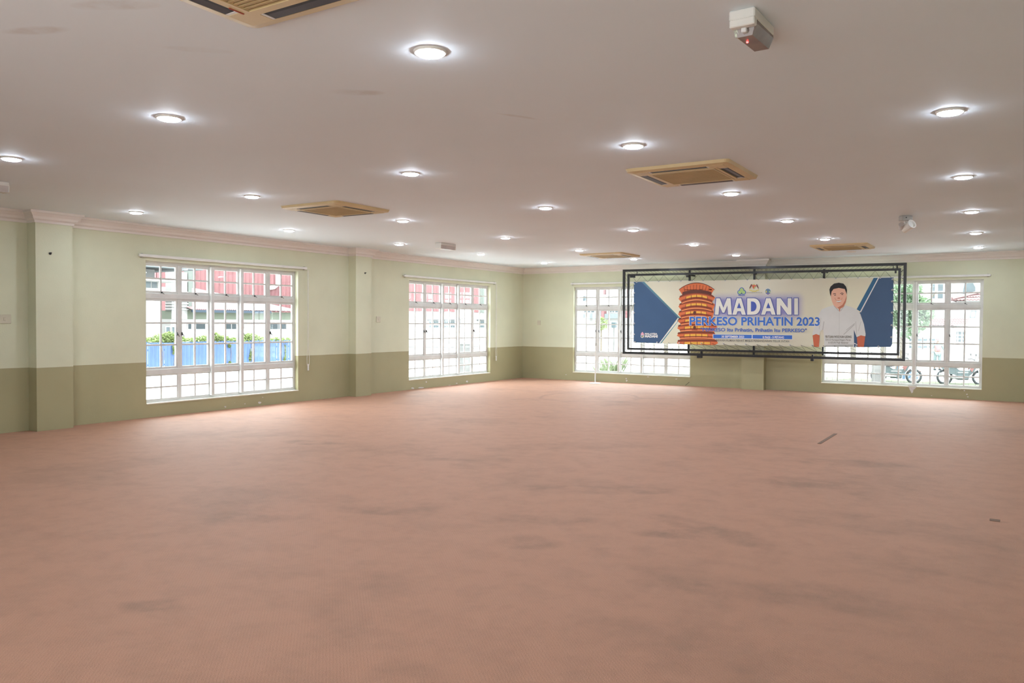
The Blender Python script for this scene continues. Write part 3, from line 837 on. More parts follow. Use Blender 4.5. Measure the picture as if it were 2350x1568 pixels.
for (cx, cy) in ((1594, 718), (1594, 752)):
    k.disc(cx, cy, 3.2, 4.2, .0058, 2); k.poly([(cx-7, cy+6), (cx-3, cy), (cx+3, cy), (cx+7, cy+6)], .0057, 1)
bpart(k, 'tower_print', [ORNG, RUST, BRN, PEACH, YEL])
# the man in a white shirt
k = INK()
k.poly([(1914, 700), (1895.7, 706), (1885.5, 710.4), (1879.4, 721.6), (1870, 750), (1865, 762.5), (1864.6, 769.5), (1873, 767), (1881, 769.5), (1882.5, 760.4), (1889, 756), (1891, 773), (1891.6, 796.6), (1960, 796.8), (1959.5, 757), (1966, 774), (1975, 770), (1986, 772), (1986.5, 766.5), (1982.5, 744), (1974.3, 720.6), (1967, 710.4), (1951.8, 704.3), (1938.6, 700.5), (1927, 709)], .0065)
bpart(k, 'shirt_print', SHIRT)
k = INK()
for q in (((1936, 768), (1961, 745), 1.6), ((1942, 758), (1962, 742), 1.2), ((1966, 770), (1964, 738), 1.0), ((1888, 757), (1891, 738), 1.6), ((1926, 718), (1926, 796), .5), ((1914, 702), (1925, 714), 1.4), ((1938, 701.5), (1929, 714), 1.4), ((1970, 760), (1976, 738), .8), ((1880, 756), (1884, 730), .8)):
    k.quadline(*q, .0072)
k.poly([(1894, 795.5), (1958, 796), (1958, 791), (1894, 793)], .0072)
bpart(k, 'shirt_folds', SHADE)
k = INK(); k.poly([(1864.8, 770), (1873, 766.8), (1881, 770), (1879.4, 796.6), (1868, 796.3)], .0075); k.poly([(1966.6, 774.7), (1975.3, 769.8), (1985.5, 772), (1982.5, 796.6), (1968, 796.7)], .0075)
bpart(k, 'forearm_print', ARM)
k = INK(); k.poly([(1906.2, 679.8), (1909, 691), (1913.5, 701.5), (1921, 708), (1927, 709.6), (1935.5, 705.3), (1940.6, 695), (1942.7, 686), (1943, 676.7), (1941.6, 665.5), (1932, 660.2), (1925, 659.5), (1913, 662), (1907.5, 667)], .0075, 0)
k.poly([(1924.5, 709), (1928.5, 709), (1927, 717)], .0078, 1)
k.poly([(1936, 704), (1941, 694), (1942.8, 685), (1942.9, 678), (1939, 690), (1933, 700), (1922, 706.5), (1927, 709.4)], .0079, 1)
k.disc(1925, 684.5, 3.2, 1.5, .008, 1); k.quadline((1915.5, 684), (1918.5, 689), .8, .008, 1); k.quadline((1932.5, 683), (1931.5, 688), .8, .008, 1)
bpart(k, 'face_print', [SKIN, SKIN2])
k = INK()
k.poly([(1903.4, 664.5), (1906, 658), (1914, 651), (1925, 649), (1935.5, 651), (1941.6, 658), (1943.7, 665.5), (1943, 676), (1941, 669.6), (1938.6, 663.5), (1925, 661), (1913, 663.5), (1908.4, 669.6), (1906.6, 681), (1904.4, 673.7)], .0085)
k.poly([(1911.5, 674.6), (1915, 673), (1918.5, 674), (1918.5, 675.2), (1915, 674.4), (1911.5, 675.8)], .0085); k.poly([(1928, 673.6), (1932, 671.9), (1936, 673.2), (1936, 674.4), (1932, 673.3), (1928, 674.8)], .0085)
k.disc(1916.4, 677.6, 2.4, .8, .0085); k.disc(1932.8, 676, 2.4, .8, .0085)
bpart(k, 'hair_print', HAIR)
k = INK(); k.poly([(1918.6, 689.8), (1925, 690.6), (1931, 688.9), (1930, 692), (1925.5, 693.8), (1920.5, 692.9)], .0085, 0); k.poly([(1918.2, 689.2), (1925, 690), (1931.4, 688.3), (1931, 689.2), (1925, 691), (1918.6, 690.2)], .0088, 1)
k.poly([(1920.5, 693), (1925.5, 693.9), (1930, 692.1), (1927, 695), (1923, 695)], .0088, 1)
bpart(k, 'smile_print', [IWHITE, SKIN2])
# lettering
def text(s, x0, y0, x1, y1, h, lay, mats, name, off=0.0, hs=None):
    """text whose baseline runs (x0,y0)-(x1,y1) in photo pixels, cap height h, thrown onto the banner"""
    cu = bpy.data.curves.new('t', 'FONT'); cu.body = s; cu.size = 1; cu.offset = off; cu.resolution_u = 3
    o = bpy.data.objects.new('t', cu); COL.objects.link(o)
    dg = bpy.context.evaluated_depsgraph_get()
    me = bpy.data.meshes.new_from_object(o.evaluated_get(dg))
    bpy.data.objects.remove(o); bpy.data.curves.remove(cu)
    xs = [v.co.x for v in me.vertices]; a, b = min(xs)+off, max(xs)-off
    cap = CAPH
    for v in me.vertices:
        t = (v.co.x-a)/(b-a)
        v.co = bp(x0+(x1-x0)*t, y0+(y1-y0)*t - v.co.y/cap*h, lay)
    me.shade_flat(); me.name = name; me.materials.clear(); me.materials.append(mats)
    o = link(name, me, bn); o.location = -bn.location
    return o
_c = bpy.data.curves.new('t', 'FONT'); _c.body = 'H'; _o = bpy.data.objects.new('t', _c); COL.objects.link(_o)
_m = bpy.data.meshes.new_from_object(_o.evaluated_get(bpy.context.evaluated_depsgraph_get()))
CAPH = max(v.co.y for v in _m.vertices); bpy.data.objects.remove(_o); bpy.data.curves.remove(_c); bpy.data.meshes.remove(_m)
def offset_poly(P, w):
    """grow a simple polygon by w with limited mitres"""
    n = len(P); ar = sum(P[i][0]*P[(i+1) % n][1]-P[(i+1) % n][0]*P[i][1] for i in range(n)); sg = 1 if ar > 0 else -1
    out = []
    for i in range(n):
        a, p, c = Vector(P[i-1]), Vector(P[i]), Vector(P[(i+1) % n])
        d0, d1 = (p-a).normalized(), (c-p).normalized()
        n0, n1 = Vector((d0.y, -d0.x))*sg, Vector((d1.y, -d1.x))*sg
        m_ = n0+n1
        k_ = min(1/max(.2, (m_.dot(m_))/2), 1.35)
        out.append(p+m_*(w*k_))
    return [(q.x, q.y) for q in out]
T_, B_ = 684.6, 722.6
def aform(x0, x1, ap):      # A: feet x0..x1, apex width ap
    c = (x0+x1)/2
    return [(x0, B_), (c-ap/2, T_), (c+ap/2, T_), (x1, B_), (x1-9.2, B_), (x1-12, B_-8), (x0+12, B_-8), (x0+9.2, B_)]
dbow = [(1730+15*math.sin(a), (T_+B_)/2-19*math.cos(a)) for a in [PI*i/12 for i in range(13)]]
LET = [[(1640.2, B_), (1643.5, T_), (1652, T_), (1660, 706.5), (1668.3, T_), (1676.6, T_), (1679.6, B_), (1670.8, B_), (1669.2, 701.5), (1662.2, 718), (1657.8, 718), (1650.8, 701.5), (1649, B_)],
       aform(1680.6, 1711.6, 10), [(1714.6, T_)]+dbow+[(1714.6, B_)], aform(1746.6, 1780, 10),
       [(1782.4, B_), (1782.4, T_), (1791.5, T_), (1807.5, 707), (1807.5, T_), (1816.4, T_), (1816.4, B_), (1807.6, B_), (1791.3, 700.5), (1791.3, B_)],
       [(1822.6, B_), (1822.6, T_), (1831.4, T_), (1831.4, B_)]]
HOLES = [[(1696.1-4.8, 707.5), (1696.1, 694.5), (1696.1+4.8, 707.5)], [(1723.4, 692)]+[(1727+9.2*math.sin(a), (T_+B_)/2-11.4*math.cos(a)) for a in [PI*i/10 for i in range(11)]]+[(1723.4, 715.2)],
         [(1763.3-5, 707.5), (1763.3, 694.5), (1763.3+5, 707.5)]]
k = INK()
for i, P_ in enumerate(LET): k.poly(offset_poly(P_, 1.5), .009+.0001*i)
bpart(k, 'title_outline', OUTL)
k = INK()
for P_ in LET: k.poly(P_, .0105)
bpart(k, 'title_lettering', PALE)
k = INK()
for P_ in HOLES: k.poly(P_, .0115)
bpart(k, 'title_counters', OUTL)
text('PERKESO PRIHATIN 2023', 1583, 746, 1881, 747.3, 18.2, .0095, IWHITE, 'subtitle_outline', .05)
text('PERKESO PRIHATIN 2023', 1583.4, 746, 1880.6, 747.3, 18.2, .011, BLUE, 'subtitle_lettering', .026)
text('"PERKESO Itu Prihatin, Prihatin Itu PERKESO"', 1608, 760.2, 1851, 762.6, 7.6, .0105, BLUE2, 'slogan_lettering', .028)
k = INK(); k.poly([(1635.6, 767.2), (1819, 769), (1819, 779.6), (1635.6, 777.4)], .0085, 1); k.poly([(1637, 768.1), (1725.2, 768.8), (1725.2, 777), (1637, 776.4)], .0095, 0); k.poly([(1727, 768.8), (1817.8, 769.9), (1817.8, 778.8), (1727, 777.1)], .0095, 0)
bpart(k, 'date_bars', [BLUE, IWHITE])
text('30 SEPTEMBER 2023', 1656, 775, 1707.5, 775.5, 4.6, .0105, IWHITE, 'date_lettering', .03)
text('8 PAGI - 5 PETANG', 1750.5, 776.6, 1799, 777, 4.8, .0105, IWHITE, 'time_lettering', .03)
text('DEWAN RUMAH REHAT MAJLIS PERBANDARAN TELUK INTAN', 1643, 783.6, 1811, 785.8, 4.6, .0105, GREY, 'venue_lettering', .012)
text('YB TUAN WOO KAH LEONG', 1893.5, 775.4, 1954, 775.7, 4.8, .0105, GREY, 'name_lettering', .03)
text('EXCO Kerajaan Negeri Perak', 1895, 782, 1952.5, 782.4, 4.0, .0105, GREY, 'role_lettering', 0)
text('& ADUN Pasir Bedamar', 1901, 788.4, 1947, 788.6, 4.0, .0105, GREY, 'role_lettering', 0)
text('MALAYSIA', 1480.2, 768.3, 1508.3, 768.6, 3.9, .006, IWHITE, 'emblem_lettering', .04)
text('MADANI', 1480.2, 774.4, 1508.8, 774.8, 5.2, .006, IWHITE, 'emblem_lettering', .05)
k = INK(); k.poly([(1474.5, 761.6), (1477.5, 766), (1478.5, 769.5), (1474, 768.4), (1470.3, 769), (1471, 765.5)], .006, 0); k.ringd(1474, 772, 2.5, 3.7, .006, 1); k.disc(1475, 772.2, 1.5, 1.5, .006, 2)
bpart(k, 'emblem_print', [PINK, IWHITE, GOLD])
# three small crests above the title
k = INK()
for (cx, cy, r) in ((1702, 665.4, 4.6), (1697.6, 671, 4.6), (1706.4, 671, 4.6)):
    k.disc(cx, cy, r+1, r+1, .009, 0); k.disc(cx, cy, r-.6, r-.6, .0105, 1)
k.poly([(1702, 664), (1706, 671), (1698, 671)], .0107, 1)
bpart(k, 'green_crest', [BLUE2, LIME])
text('PERKESO', 1694.6, 679, 1709.6, 679.2, 2.0, .0105, BLUE2, 'crest_lettering', .04)
k = INK()
k.poly([(1725, 654.5), (1736, 654.5), (1735, 657), (1733, 661.5), (1730.5, 663.5), (1728, 661.5), (1726, 657)], .0095, 0)
k.poly([(1731, 658), (1734.6, 658), (1733.4, 661.5), (1731, 663)], .0105, 3)
for s_ in (-1, 1):
    k.poly([(1730.5+s_*5, 652.3), (1730.5+s_*7, 653), (1730.5+s_*10.5, 661), (1730.5+s_*9.5, 664), (1730.5+s_*8, 660), (1730.5+s_*6, 657.5)], .0098, 1)
    k.poly([(1730.5+s_*11, 664.5), (1730.5+s_*5, 666), (1730.5+s_*3.5, 669), (1730.5+s_*6, 668), (1730.5+s_*11, 666.8)], .0098, 2)
k.poly([(1726, 667.2), (1735, 667.2), (1736, 669.6), (1725, 669.6)], .0098, 2); k.disc(1730.5, 652.8, 1.6, 1.2, .0098, 2)
for q in range(9): k.quadline((1714+4*q, 671.8), (1717+4*q, 671.9), .8, .0098, 4)
bpart(k, 'tiger_crest', [RED, BRN, GOLD, LIME, GREY])
k = INK(); k.ringd(1762.3, 669, 6.2, 8.4, .0095, 0); k.disc(1762.3, 669, 6.2, 6.2, .0095, 1); k.disc(1758.6, 669.5, 1.4, 2.6, .0105, 2); k.disc(1766.3, 670, 1.8, 1.8, .0105, 3); k.poly([(1756, 673), (1768.6, 673), (1762.3, 677)], .0105, 4)
bpart(k, 'round_crest', [PALE, STEEL, GOLD, LIME, VIOL])
# eyelets and the cord that laces the sheet into the inner frame
eye = MB().lathe([(.008, 0), (.019, .004), (.019, -.001)], 10).mesh('eyelet', M_ACW)
def eyelets(pts): 
    for (px, py) in pts:
        p = bp(px, py, .0035)
        link('eyelet', eye, bn, p-bn.location, (PI/2, 0, 0))
def lace(edge, frame, nm):
    """edge: eyelet pixels, frame: pixels on the bar, alternating"""
    pts = []
    for i in range(max(len(edge), len(frame))):
        if i < len(frame): pts.append(on(*frame[i], 1, BY-.018))
        if i < len(edge): pts.append(on(*edge[i], 1, BY-.012))
    mb = MB(); mb.tube(pts, .0034, 4); bpart(mb, nm, M_CORD)
def edge_pts(a, b, n, inset): 
    return [(a[0]+(b[0]-a[0])*(i+.5)/n, a[1]+(b[1]-a[1])*(i+.5)/n+inset) for i in range(n)]
tope = [(x, 647.6-(x-1455)*.0178) for x in [1461+25.4*i for i in range(24)]]
topf = [(x-11-3*(i % 2), 633.4-(x-1455)*.0205) for i, (x, _) in enumerate(tope)]
lace(tope, topf, 'lacing_cord')
bote = [(x, 785.2+(x-1455)*.0188) for x in [1457+25.4*i for i in range(23)]]
botf = [(x+12, 799.4+(x-1455)*.0205) for (x, _) in bote]
lace(bote, botf, 'lacing_cord')
lefe = [(1455.4, y) for y in (652, 672.5, 697, 718, 742.5, 767.4)]
lace(lefe, [(1444.5, y+7) for (_, y) in lefe], 'lacing_cord')
rige = [(2048.6-(y-640)*.02, y) for y in (641, 665.5, 692, 717.5, 746.5, 774)]
lace(rige, [(2063-(y-640)*.02, y+8) for (_, y) in rige], 'lacing_cord')
eyelets(tope[::2]); eyelets(bote[::2]); eyelets(lefe); eyelets(rige)
# ------------------------------------------------------------------ outside the windows
GZ = -.8
def gx(px, py, X): return on(px, py, 0, X)
def gy(px, py, Y): return on(px, py, 1, Y)
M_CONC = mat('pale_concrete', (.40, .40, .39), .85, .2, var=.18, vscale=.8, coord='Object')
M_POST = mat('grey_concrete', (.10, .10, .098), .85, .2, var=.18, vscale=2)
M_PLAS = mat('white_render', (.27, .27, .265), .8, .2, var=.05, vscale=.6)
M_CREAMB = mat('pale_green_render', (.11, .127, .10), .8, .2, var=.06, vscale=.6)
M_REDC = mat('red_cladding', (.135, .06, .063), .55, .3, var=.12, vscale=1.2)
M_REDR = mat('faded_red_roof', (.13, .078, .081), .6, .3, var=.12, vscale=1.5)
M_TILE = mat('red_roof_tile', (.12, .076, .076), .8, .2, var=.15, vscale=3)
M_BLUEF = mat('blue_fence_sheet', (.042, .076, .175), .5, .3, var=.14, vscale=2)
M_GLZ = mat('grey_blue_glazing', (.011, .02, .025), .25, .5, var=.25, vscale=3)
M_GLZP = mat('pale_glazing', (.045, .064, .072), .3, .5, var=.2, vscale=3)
M_DGUT = mat('dark_gutter', (.018, .03, .045), .6, .3)
M_LOUV = mat('grey_green_louvre', (.087, .10, .09), .6, .3)
M_PBLUE = mat('pale_blue_band', (.10, .115, .12), .7, .2)
M_TRUNK = mat('tree_bark', (.10, .085, .065), .9, .1, var=.3, vscale=6)
M_GRASS = mat('dry_grass', (.07, .08, .055), .95, .1, var=.35, vscale=1.5, bump=.6, bscale=40)
def leaf_mat(name, c):
    m = mat(name, c, .6, .3, var=.4, vscale=2.5)
    N, L = m.node_tree.nodes, m.node_tree.links
    P = N['Principled BSDF']
    tl = N.new('ShaderNodeBsdfTranslucent'); tl.inputs[0].default_value = (c[0]*1.1, c[1]*1.2, c[2]*.9, 1)
    ms = N.new('ShaderNodeMixShader'); ms.inputs[0].default_value = .4
    L.new(P.outputs[0], ms.inputs[1]); L.new(tl.outputs[0], ms.inputs[2]); L.new(ms.outputs[0], N['Material Output'].inputs['Surface'])
    return m
M_LEAF = leaf_mat('tree_leaf', (.10, .145, .095)); M_PALEG = leaf_mat('pale_grass_blade', (.17, .20, .13)); M_VINE = leaf_mat('creeper_leaf', (.12, .155, .06))
mb = MB(); mb.box(-110, 90, -60, 130, GZ-.2, GZ)
tag(mb.build('ground', M_CONC), 'pale concrete yard outside the windows', 'ground', kind='structure')
mb = MB(); mb.box(-TH-.3, 16, TH, 1.4, GZ, -.12); mb.box(-1.5, -TH, -21, TH, GZ, -.12)
tag(mb.build('apron', M_CONC), 'pale concrete apron along the outside of the hall', 'pavement', kind='structure')
mb = MB(); mb.box(5.6, 12.6, RY-2.4, RY-TH, 2.5, 2.7)  # unseen slab added to block sky light while ground bounce reaches the ceiling
tag(mb.build('added_shade_canopy', M_CONC), 'unseen canopy added to keep sky light off the near floor', 'canopy', kind='structure')
def leaves(mb, n, cen, rad, size, seed, mi=0):
    rnd = random.Random(seed)
    for _ in range(n):
        while True:
            p = Vector((rnd.uniform(-1, 1), rnd.uniform(-1, 1), rnd.uniform(-1, 1)))
            if .25 < p.length < 1: break
        c = Vector((cen[0]+p.x*rad[0], cen[1]+p.y*rad[1], cen[2]+p.z*rad[2]))
        a = Vector((rnd.uniform(-1, 1), rnd.uniform(-1, 1), rnd.uniform(-.6, .6))).normalized()
        b = a.cross(Vector((rnd.uniform(-1, 1), rnd.uniform(-1, 1), rnd.uniform(-1, 1)))).normalized()
        s = size*rnd.uniform(.6, 1.3)
        mb.add([c-a*s, c+b*s*.45, c+a*s, c-b*s*.45], [(0, 1, 2, 3)], mi)
def corr_sheet(mb, a, b, z0, z1, pitch, amp, nrm, mi=0):
    """corrugated upright sheet from a to b (xy points)"""
    a, b = Vector((a[0], a[1], 0)), Vector((b[0], b[1], 0)); nrm = Vector(nrm)
    L_ = (b-a).length; n = max(4, int(L_/pitch)*4); v = []
    seq = (0, 1, 1, 0)
    for i in range(n+1):
        p = a+(b-a)*(i/n)+nrm*(amp*seq[i % 4])
        v += [(p.x, p.y, z0), (p.x, p.y, z1)]
    mb.add(v, [(2*i, 2*i+2, 2*i+3, 2*i+1) for i in range(n)], mi)
def corr_slope(mb, p00, p10, p11, p01, n, amp):
    """ribbed sloping sheet: eave p00-p10, ridge p01-p11, ribs running up the slope"""
    p00, p10, p11, p01 = map(Vector, (p00, p10, p11, p01)); nn = (p10-p00).cross(p01-p00).normalized()
    if nn.z < 0: nn = -nn
    v = []
    for i in range(4*n+1):
        t = i/(4*n); o = nn*(amp*(0, 1, 1, 0)[i % 4])
        v += [p00.lerp(p10, t)+o, p01.lerp(p11, t)+o]
    mb.add(v, [(2*i, 2*i+2, 2*i+3, 2*i+1) for i in range(4*n)])
def rot_part(mb, name, m, root, **k):
    o = mb.build(name, m, root, **k); o.location = -root.location; return o
def wall_panel_x(X, px0, py0, px1, py1, t=.12):
    """box on plane x=X covering a pixel rectangle (yz from the photo), thickness t towards -x"""
    a = gx(px0, (py0+py1)/2, X); b = gx(px1, (py0+py1)/2, X); top = gx((px0+px1)/2, py0, X).z; bot = gx((px0+px1)/2, py1, X).z
    return (X-t, X, a.y, b.y, bot, top)
def wall_panel_y(Y, px0, py0, px1, py1, t=.12):
    a = gy(px0, (py0+py1)/2, Y); b = gy(px1, (py0+py1)/2, Y); top = gy((px0+px1)/2, py0, Y).z; bot = gy((px0+px1)/2, py1, Y).z
    return (a.x, b.x, Y, Y+t, bot, top)
def opening(root, box, ax, m, nx=1, nz=1, frame=M_PLAS):
    """a window of a far building: frame with panes as sub-parts, box on plane; ax = axis of the wall normal"""
    x0, x1, y0, y1, z0, z1 = box
    mb = MB()
    w = .05
    if ax == 0:
        f = x1+.04; mb.box(f-.05, f, y0-w, y1+w, z0-w, z0); mb.box(f-.05, f, y0-w, y1+w, z1, z1+w); mb.box(f-.05, f, y0-w, y0, z0, z1); mb.box(f-.05, f, y1, y1+w, z0, z1)
    else:
        f = y0-.04; mb.box(x0-w, x1+w, f, f+.05, z0-w, z0); mb.box(x0-w, x1+w, f, f+.05, z1, z1+w); mb.box(x0-w, x0, f, f+.05, z0, z1); mb.box(x1, x1+w, f, f+.05, z0, z1)
    o = rot_part(mb, 'window_frame', frame, root)
    g = .035
    for i in range(nx):
        for j in range(nz):
            q = MB(); zz0 = z0+(z1-z0)*j/nz; zz1 = z0+(z1-z0)*(j+1)/nz
            if ax == 0:
                a = y0+(y1-y0)*i/nx; b = y0+(y1-y0)*(i+1)/nx; q.box(f-.07, f-.02, a+g*(nx > 1), b-g*(nx > 1), zz0+g*(nz > 1), zz1-g*(nz > 1))
            else:
                a = x0+(x1-x0)*i/nx; b = x0+(x1-x0)*(i+1)/nx; q.box(a+g*(nx > 1), b-g*(nx > 1), f+.02, f+.07, zz0+g*(nz > 1), zz1-g*(nz > 1))
            q.build('pane', m, o)
    return o

# --- beyond the large left window: blue fence with creeper
F0 = on(500, 848, 2, GZ); XF = F0.x
ya, yb = gx(300, 800, XF).y, gx(740, 800, XF).y
fz = gx(500, 784.5, XF).z
t = tag(empty('sheet_fence', (XF, ya, GZ)), 'bright blue corrugated sheet fence across the yard outside the left window', 'fence')
n = 14; pw = (yb-ya)/n; mb = MB(); corr_sheet(mb, (0, 0), (0, pw-.015), 0, fz-GZ, .17, .03, (1, 0, 0)); sh = mb.mesh('sheet', M_BLUEF)
for i in range(n):
    link('sheet', sh, t, (0, pw*i, random.uniform(-.03, .03)+.02))
mb = MB(); mb.box(-.08, -.02, 0, yb-ya, .3, .38); mb.box(-.08, -.02, 0, yb-ya, fz-GZ-.35, fz-GZ-.27); mb.build('rail', M_LATCH, t)
t = tag(empty('creeper', (XF-.1, ya, GZ)), 'green creeper spilling over the top of the blue fence', 'plant')
mb = MB()
for (px, h) in ((320, 8), (345, 6), (372, 17), (390, 20), (405, 12), (440, 6), (462, 10), (478, 16), (495, 18), (512, 12), (535, 7), (560, 14), (575, 19), (590, 12), (610, 7), (635, 8), (655, 5), (680, 8), (700, 12)):
    c = gx(px, 783-h*.4, XF-.15); r = h/46*.62
    leaves(mb, int(60+h*14), c, (.3, .42, max(.12, r)), .07, px)
for (px, y0_, y1_, w_) in ((398, 792, 815, 3), (575, 800, 832, 4), (574, 815, 830, 5), (527, 789, 799, 6), (655, 786, 830, 2), (653, 818, 830, 4), (528, 828, 836, 5)):
    c = gx(px, (y0_+y1_)/2, XF+.06)
    leaves(mb, 90, c, (.04, w_/46*.6, (y1_-y0_)/46/2), .05, px+3)
tag(rot_part(mb, 'foliage', M_VINE, t), kind='stuff')
mb = MB(); rnd = random.Random(3)
for px in (372, 398, 480, 527, 575, 655):
    a = gx(px, 845, XF+.05); b = gx(px+rnd.uniform(-6, 6), 780, XF+.03); mb.tube([a, a.lerp(b, .5)+Vector((0, .08, 0)), b], .012, 5)
tag(rot_part(mb, 'stems', M_TRUNK, t), kind='stuff')

# --- cream building with a faded red roof
XA = XF-9
base = gx(520, 740, XA)
t = tag(empty('low_building', (XA, base.y, GZ)), 'long white low building with red metal roof behind the blue fence', 'building')
w0, w1 = gx(392, 740, XA).y, gx(720, 740, XA).y
ze = gx(520, 715, XA).z; zb = gx(520, 733.5, XA).z
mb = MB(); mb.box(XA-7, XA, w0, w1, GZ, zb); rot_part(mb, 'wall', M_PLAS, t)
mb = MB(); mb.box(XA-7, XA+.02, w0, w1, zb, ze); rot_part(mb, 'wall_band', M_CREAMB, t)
for (a, b) in ((431, 438), (449, 470), (517, 559), (619.5, 656.5)):
    opening(t, wall_panel_x(XA, a, 742.5, b, 755.5), 0, M_GLZ, max(1, int((b-a)/14)), 1)
opening(t, wall_panel_x(XA, 380.5, 751, 389, 766), 0, M_GLZP, 1, 1); opening(t, wall_panel_x(XA, 394, 751, 400, 770), 0, M_GLZP, 1, 1)
r0, r1 = gx(441, 712, XA+.7).y, gx(664, 712, XA+.7).y
zr = gx(540, 712.3, XA+.7).z; zR = gx(540, 667, XA-5).z
mb = MB(); corr_slope(mb, (XA+.7, r0, zr), (XA+.7, r1+1.2, zr), (XA-5, r1-2.8, zR), (XA-5, r0, zR), 60, .035); rot_part(mb, 'roof', M_REDR, t)
mb = MB(); corr_slope(mb, (XA+.7, r1+1.2, zr), (XA-7, r1+1.2, zr), (XA-5, r1-2.8, zR), (XA-5, r1-2.8, zR), 16, .03); rot_part(mb, 'roof_hip', M_REDR, t)
mb = MB(); mb.box(XA+.62, XA+.72, r0, r1-1.5, zr-.16, zr-.01); rot_part(mb, 'gutter', M_DGUT, t)
# quoined white pier
zq = gx(415, 681, XA+.1).z
mb = MB(); q0, q1 = gx(393, 700, XA+.1).y, gx(432, 700, XA+.1).y
mb.box(XA-.5, XA+.08, q0+.05, q1-.05, zb, zq+1.4); pier = rot_part(mb, 'pier', M_PLAS, t)
hq = (zq-ze)/5
for i in range(7):
    mb = MB(); mb.bbox(XA-.5, XA+.16, q0, q1, ze+hq*i+.03, ze+hq*(i+1)-.03, .03); o = mb.build('quoin', M_PLAS, pier)
mb = MB(); lb = gx(436.5, 690, XA+.1); mb.box(XA-.3, XA+.1, lb.y-.12, lb.y+.12, ze, zq+3.5); rot_part(mb, 'downpipe', M_LOUV, t)

# --- tall red clad building behind it
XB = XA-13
t = tag(empty('clad_building', (XB, gx(540, 640, XB).y, GZ)), 'tall red corrugated building behind the low white building', 'building')
b0, b1 = gx(360, 640, XB).y, gx(700, 640, XB).y; zT = gx(540, 560, XB).z
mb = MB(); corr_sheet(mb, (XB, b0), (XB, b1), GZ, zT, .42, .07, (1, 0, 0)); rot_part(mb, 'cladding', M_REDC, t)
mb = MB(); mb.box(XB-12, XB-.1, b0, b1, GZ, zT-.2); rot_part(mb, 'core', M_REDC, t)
p = gx(637, 640, XB+.15)
mb = MB(); mb.tube([(XB+.15, p.y, zT), (XB+.15, p.y, gx(637, 655, XB).z), (XB+.15, p.y-.35, gx(637, 660, XB).z), (XB+.15, p.y-1.0, gx(637, 663, XB).z)], .16, 8); rot_part(mb, 'vent_pipe', M_WHITE, t)
p0, p1 = gx(434, 640, XB+.2), gx(442, 640, XB+.2)
mb = MB(); mb.box(XB, XB+.25, p0.y, p1.y, GZ, zT); rot_part(mb, 'corner_pier', M_LOUV, t)

# --- white house at the left of that window
XH = XF-5
t = tag(empty('white_house', (XH, gx(345, 700, XH).y, GZ)), 'white two-storey house at the left edge of the left window view', 'house')
h0, h1 = gx(285, 700, XH).y, gx(369, 700, XH).y
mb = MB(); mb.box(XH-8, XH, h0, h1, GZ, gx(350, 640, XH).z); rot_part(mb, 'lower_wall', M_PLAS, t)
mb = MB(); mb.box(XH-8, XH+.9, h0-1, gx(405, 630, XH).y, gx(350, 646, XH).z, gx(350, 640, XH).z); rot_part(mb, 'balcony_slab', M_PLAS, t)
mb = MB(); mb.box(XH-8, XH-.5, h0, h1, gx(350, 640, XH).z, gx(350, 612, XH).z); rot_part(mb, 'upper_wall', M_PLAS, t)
mb = MB(); mb.box(XH-9, XH+1.2, h0-1, gx(432, 612, XH).y, gx(350, 617, XH).z, gx(350, 611, XH).z); rot_part(mb, 'eave_board', M_PBLUE, t)
mb = MB(); mb.prism([(XH+1.3, h0-1, gx(350, 611, XH).z), (XH-4, h0-1, gx(350, 575, XH).z), (XH-9, h0-1, gx(350, 611, XH).z)], (0, h1-h0+3, 0)); rot_part(mb, 'roof', M_TILE, t, fix=True)
opening(t, wall_panel_x(XH, 333, 647, 361, 661), 0, M_GLZP, 2, 1)

# --- beyond the corner window on the left wall: warehouse
XW = -27.0
t = tag(empty('warehouse', (XW, gx(1020, 720, XW).y, GZ)), 'white warehouse with red corrugated upper wall outside the corner window', 'building')
y0, y1 = gx(880, 716, XW).y, gx(1200, 716, XW).y; zc_ = gx(1020, 715.6, XW).z; zt_ = gx(1020, 610, XW).z
mb = MB(); mb.box(XW-8, XW, y0, y1, GZ, zc_); rot_part(mb, 'wall', M_PLAS, t)
yl = gx(1098, 690, XW).y
mb = MB(); corr_sheet(mb, (XW+.05, y0), (XW+.05, yl), zc_, zt_, .36, .06, (1, 0, 0)); rot_part(mb, 'cladding', M_REDC, t)
mb = MB(); mb.box(XW-8, XW-.05, y0, y1, zc_, zt_-.1); rot_part(mb, 'core', M_REDC, t)
mb = MB(); corr_sheet(mb, (XW+.06, yl), (XW+.06, gx(1114, 690, XW).y), zc_, zt_, .5, .08, (1, 0, 0)); rot_part(mb, 'louvre', M_LOUV, t)
for (a, b) in ((984, 1006), (1019, 1044), (1052, 1056), (1097, 1114)):
    opening(t, wall_panel_x(XW, a, 737, b, 743.5), 0, M_GLZP, max(1, int((b-a)/5)), 1)
    opening(t, wall_panel_x(XW, a, 747, b, 752), 0, M_GLZP, max(1, int((b-a)/5)), 1)
    mb = MB(); q = wall_panel_x(XW+.1, a-1, 734, b+1, 735.6); mb.bbox(*q[:1], q[1]+.05, *q[2:], .01); rot_part(mb, 'window_hood', M_GLZ, t)
q = wall_panel_x(XW+.7, 1068, 708, 1088, 730)
mb = MB(); mb.bbox(XW+.05, XW+.7, q[2], q[3], q[4], q[5], .03); ac = rot_part(mb, 'condenser', M_WHITE, t)
for kx in range(4):
    mb = MB(); yy = q[2]+(q[3]-q[2])*(.2+.18*kx); mb.box(XW+.7, XW+.72, yy, yy+.05, q[4]+.15, q[5]-.15); mb.build('fin', M_GREYP, ac)
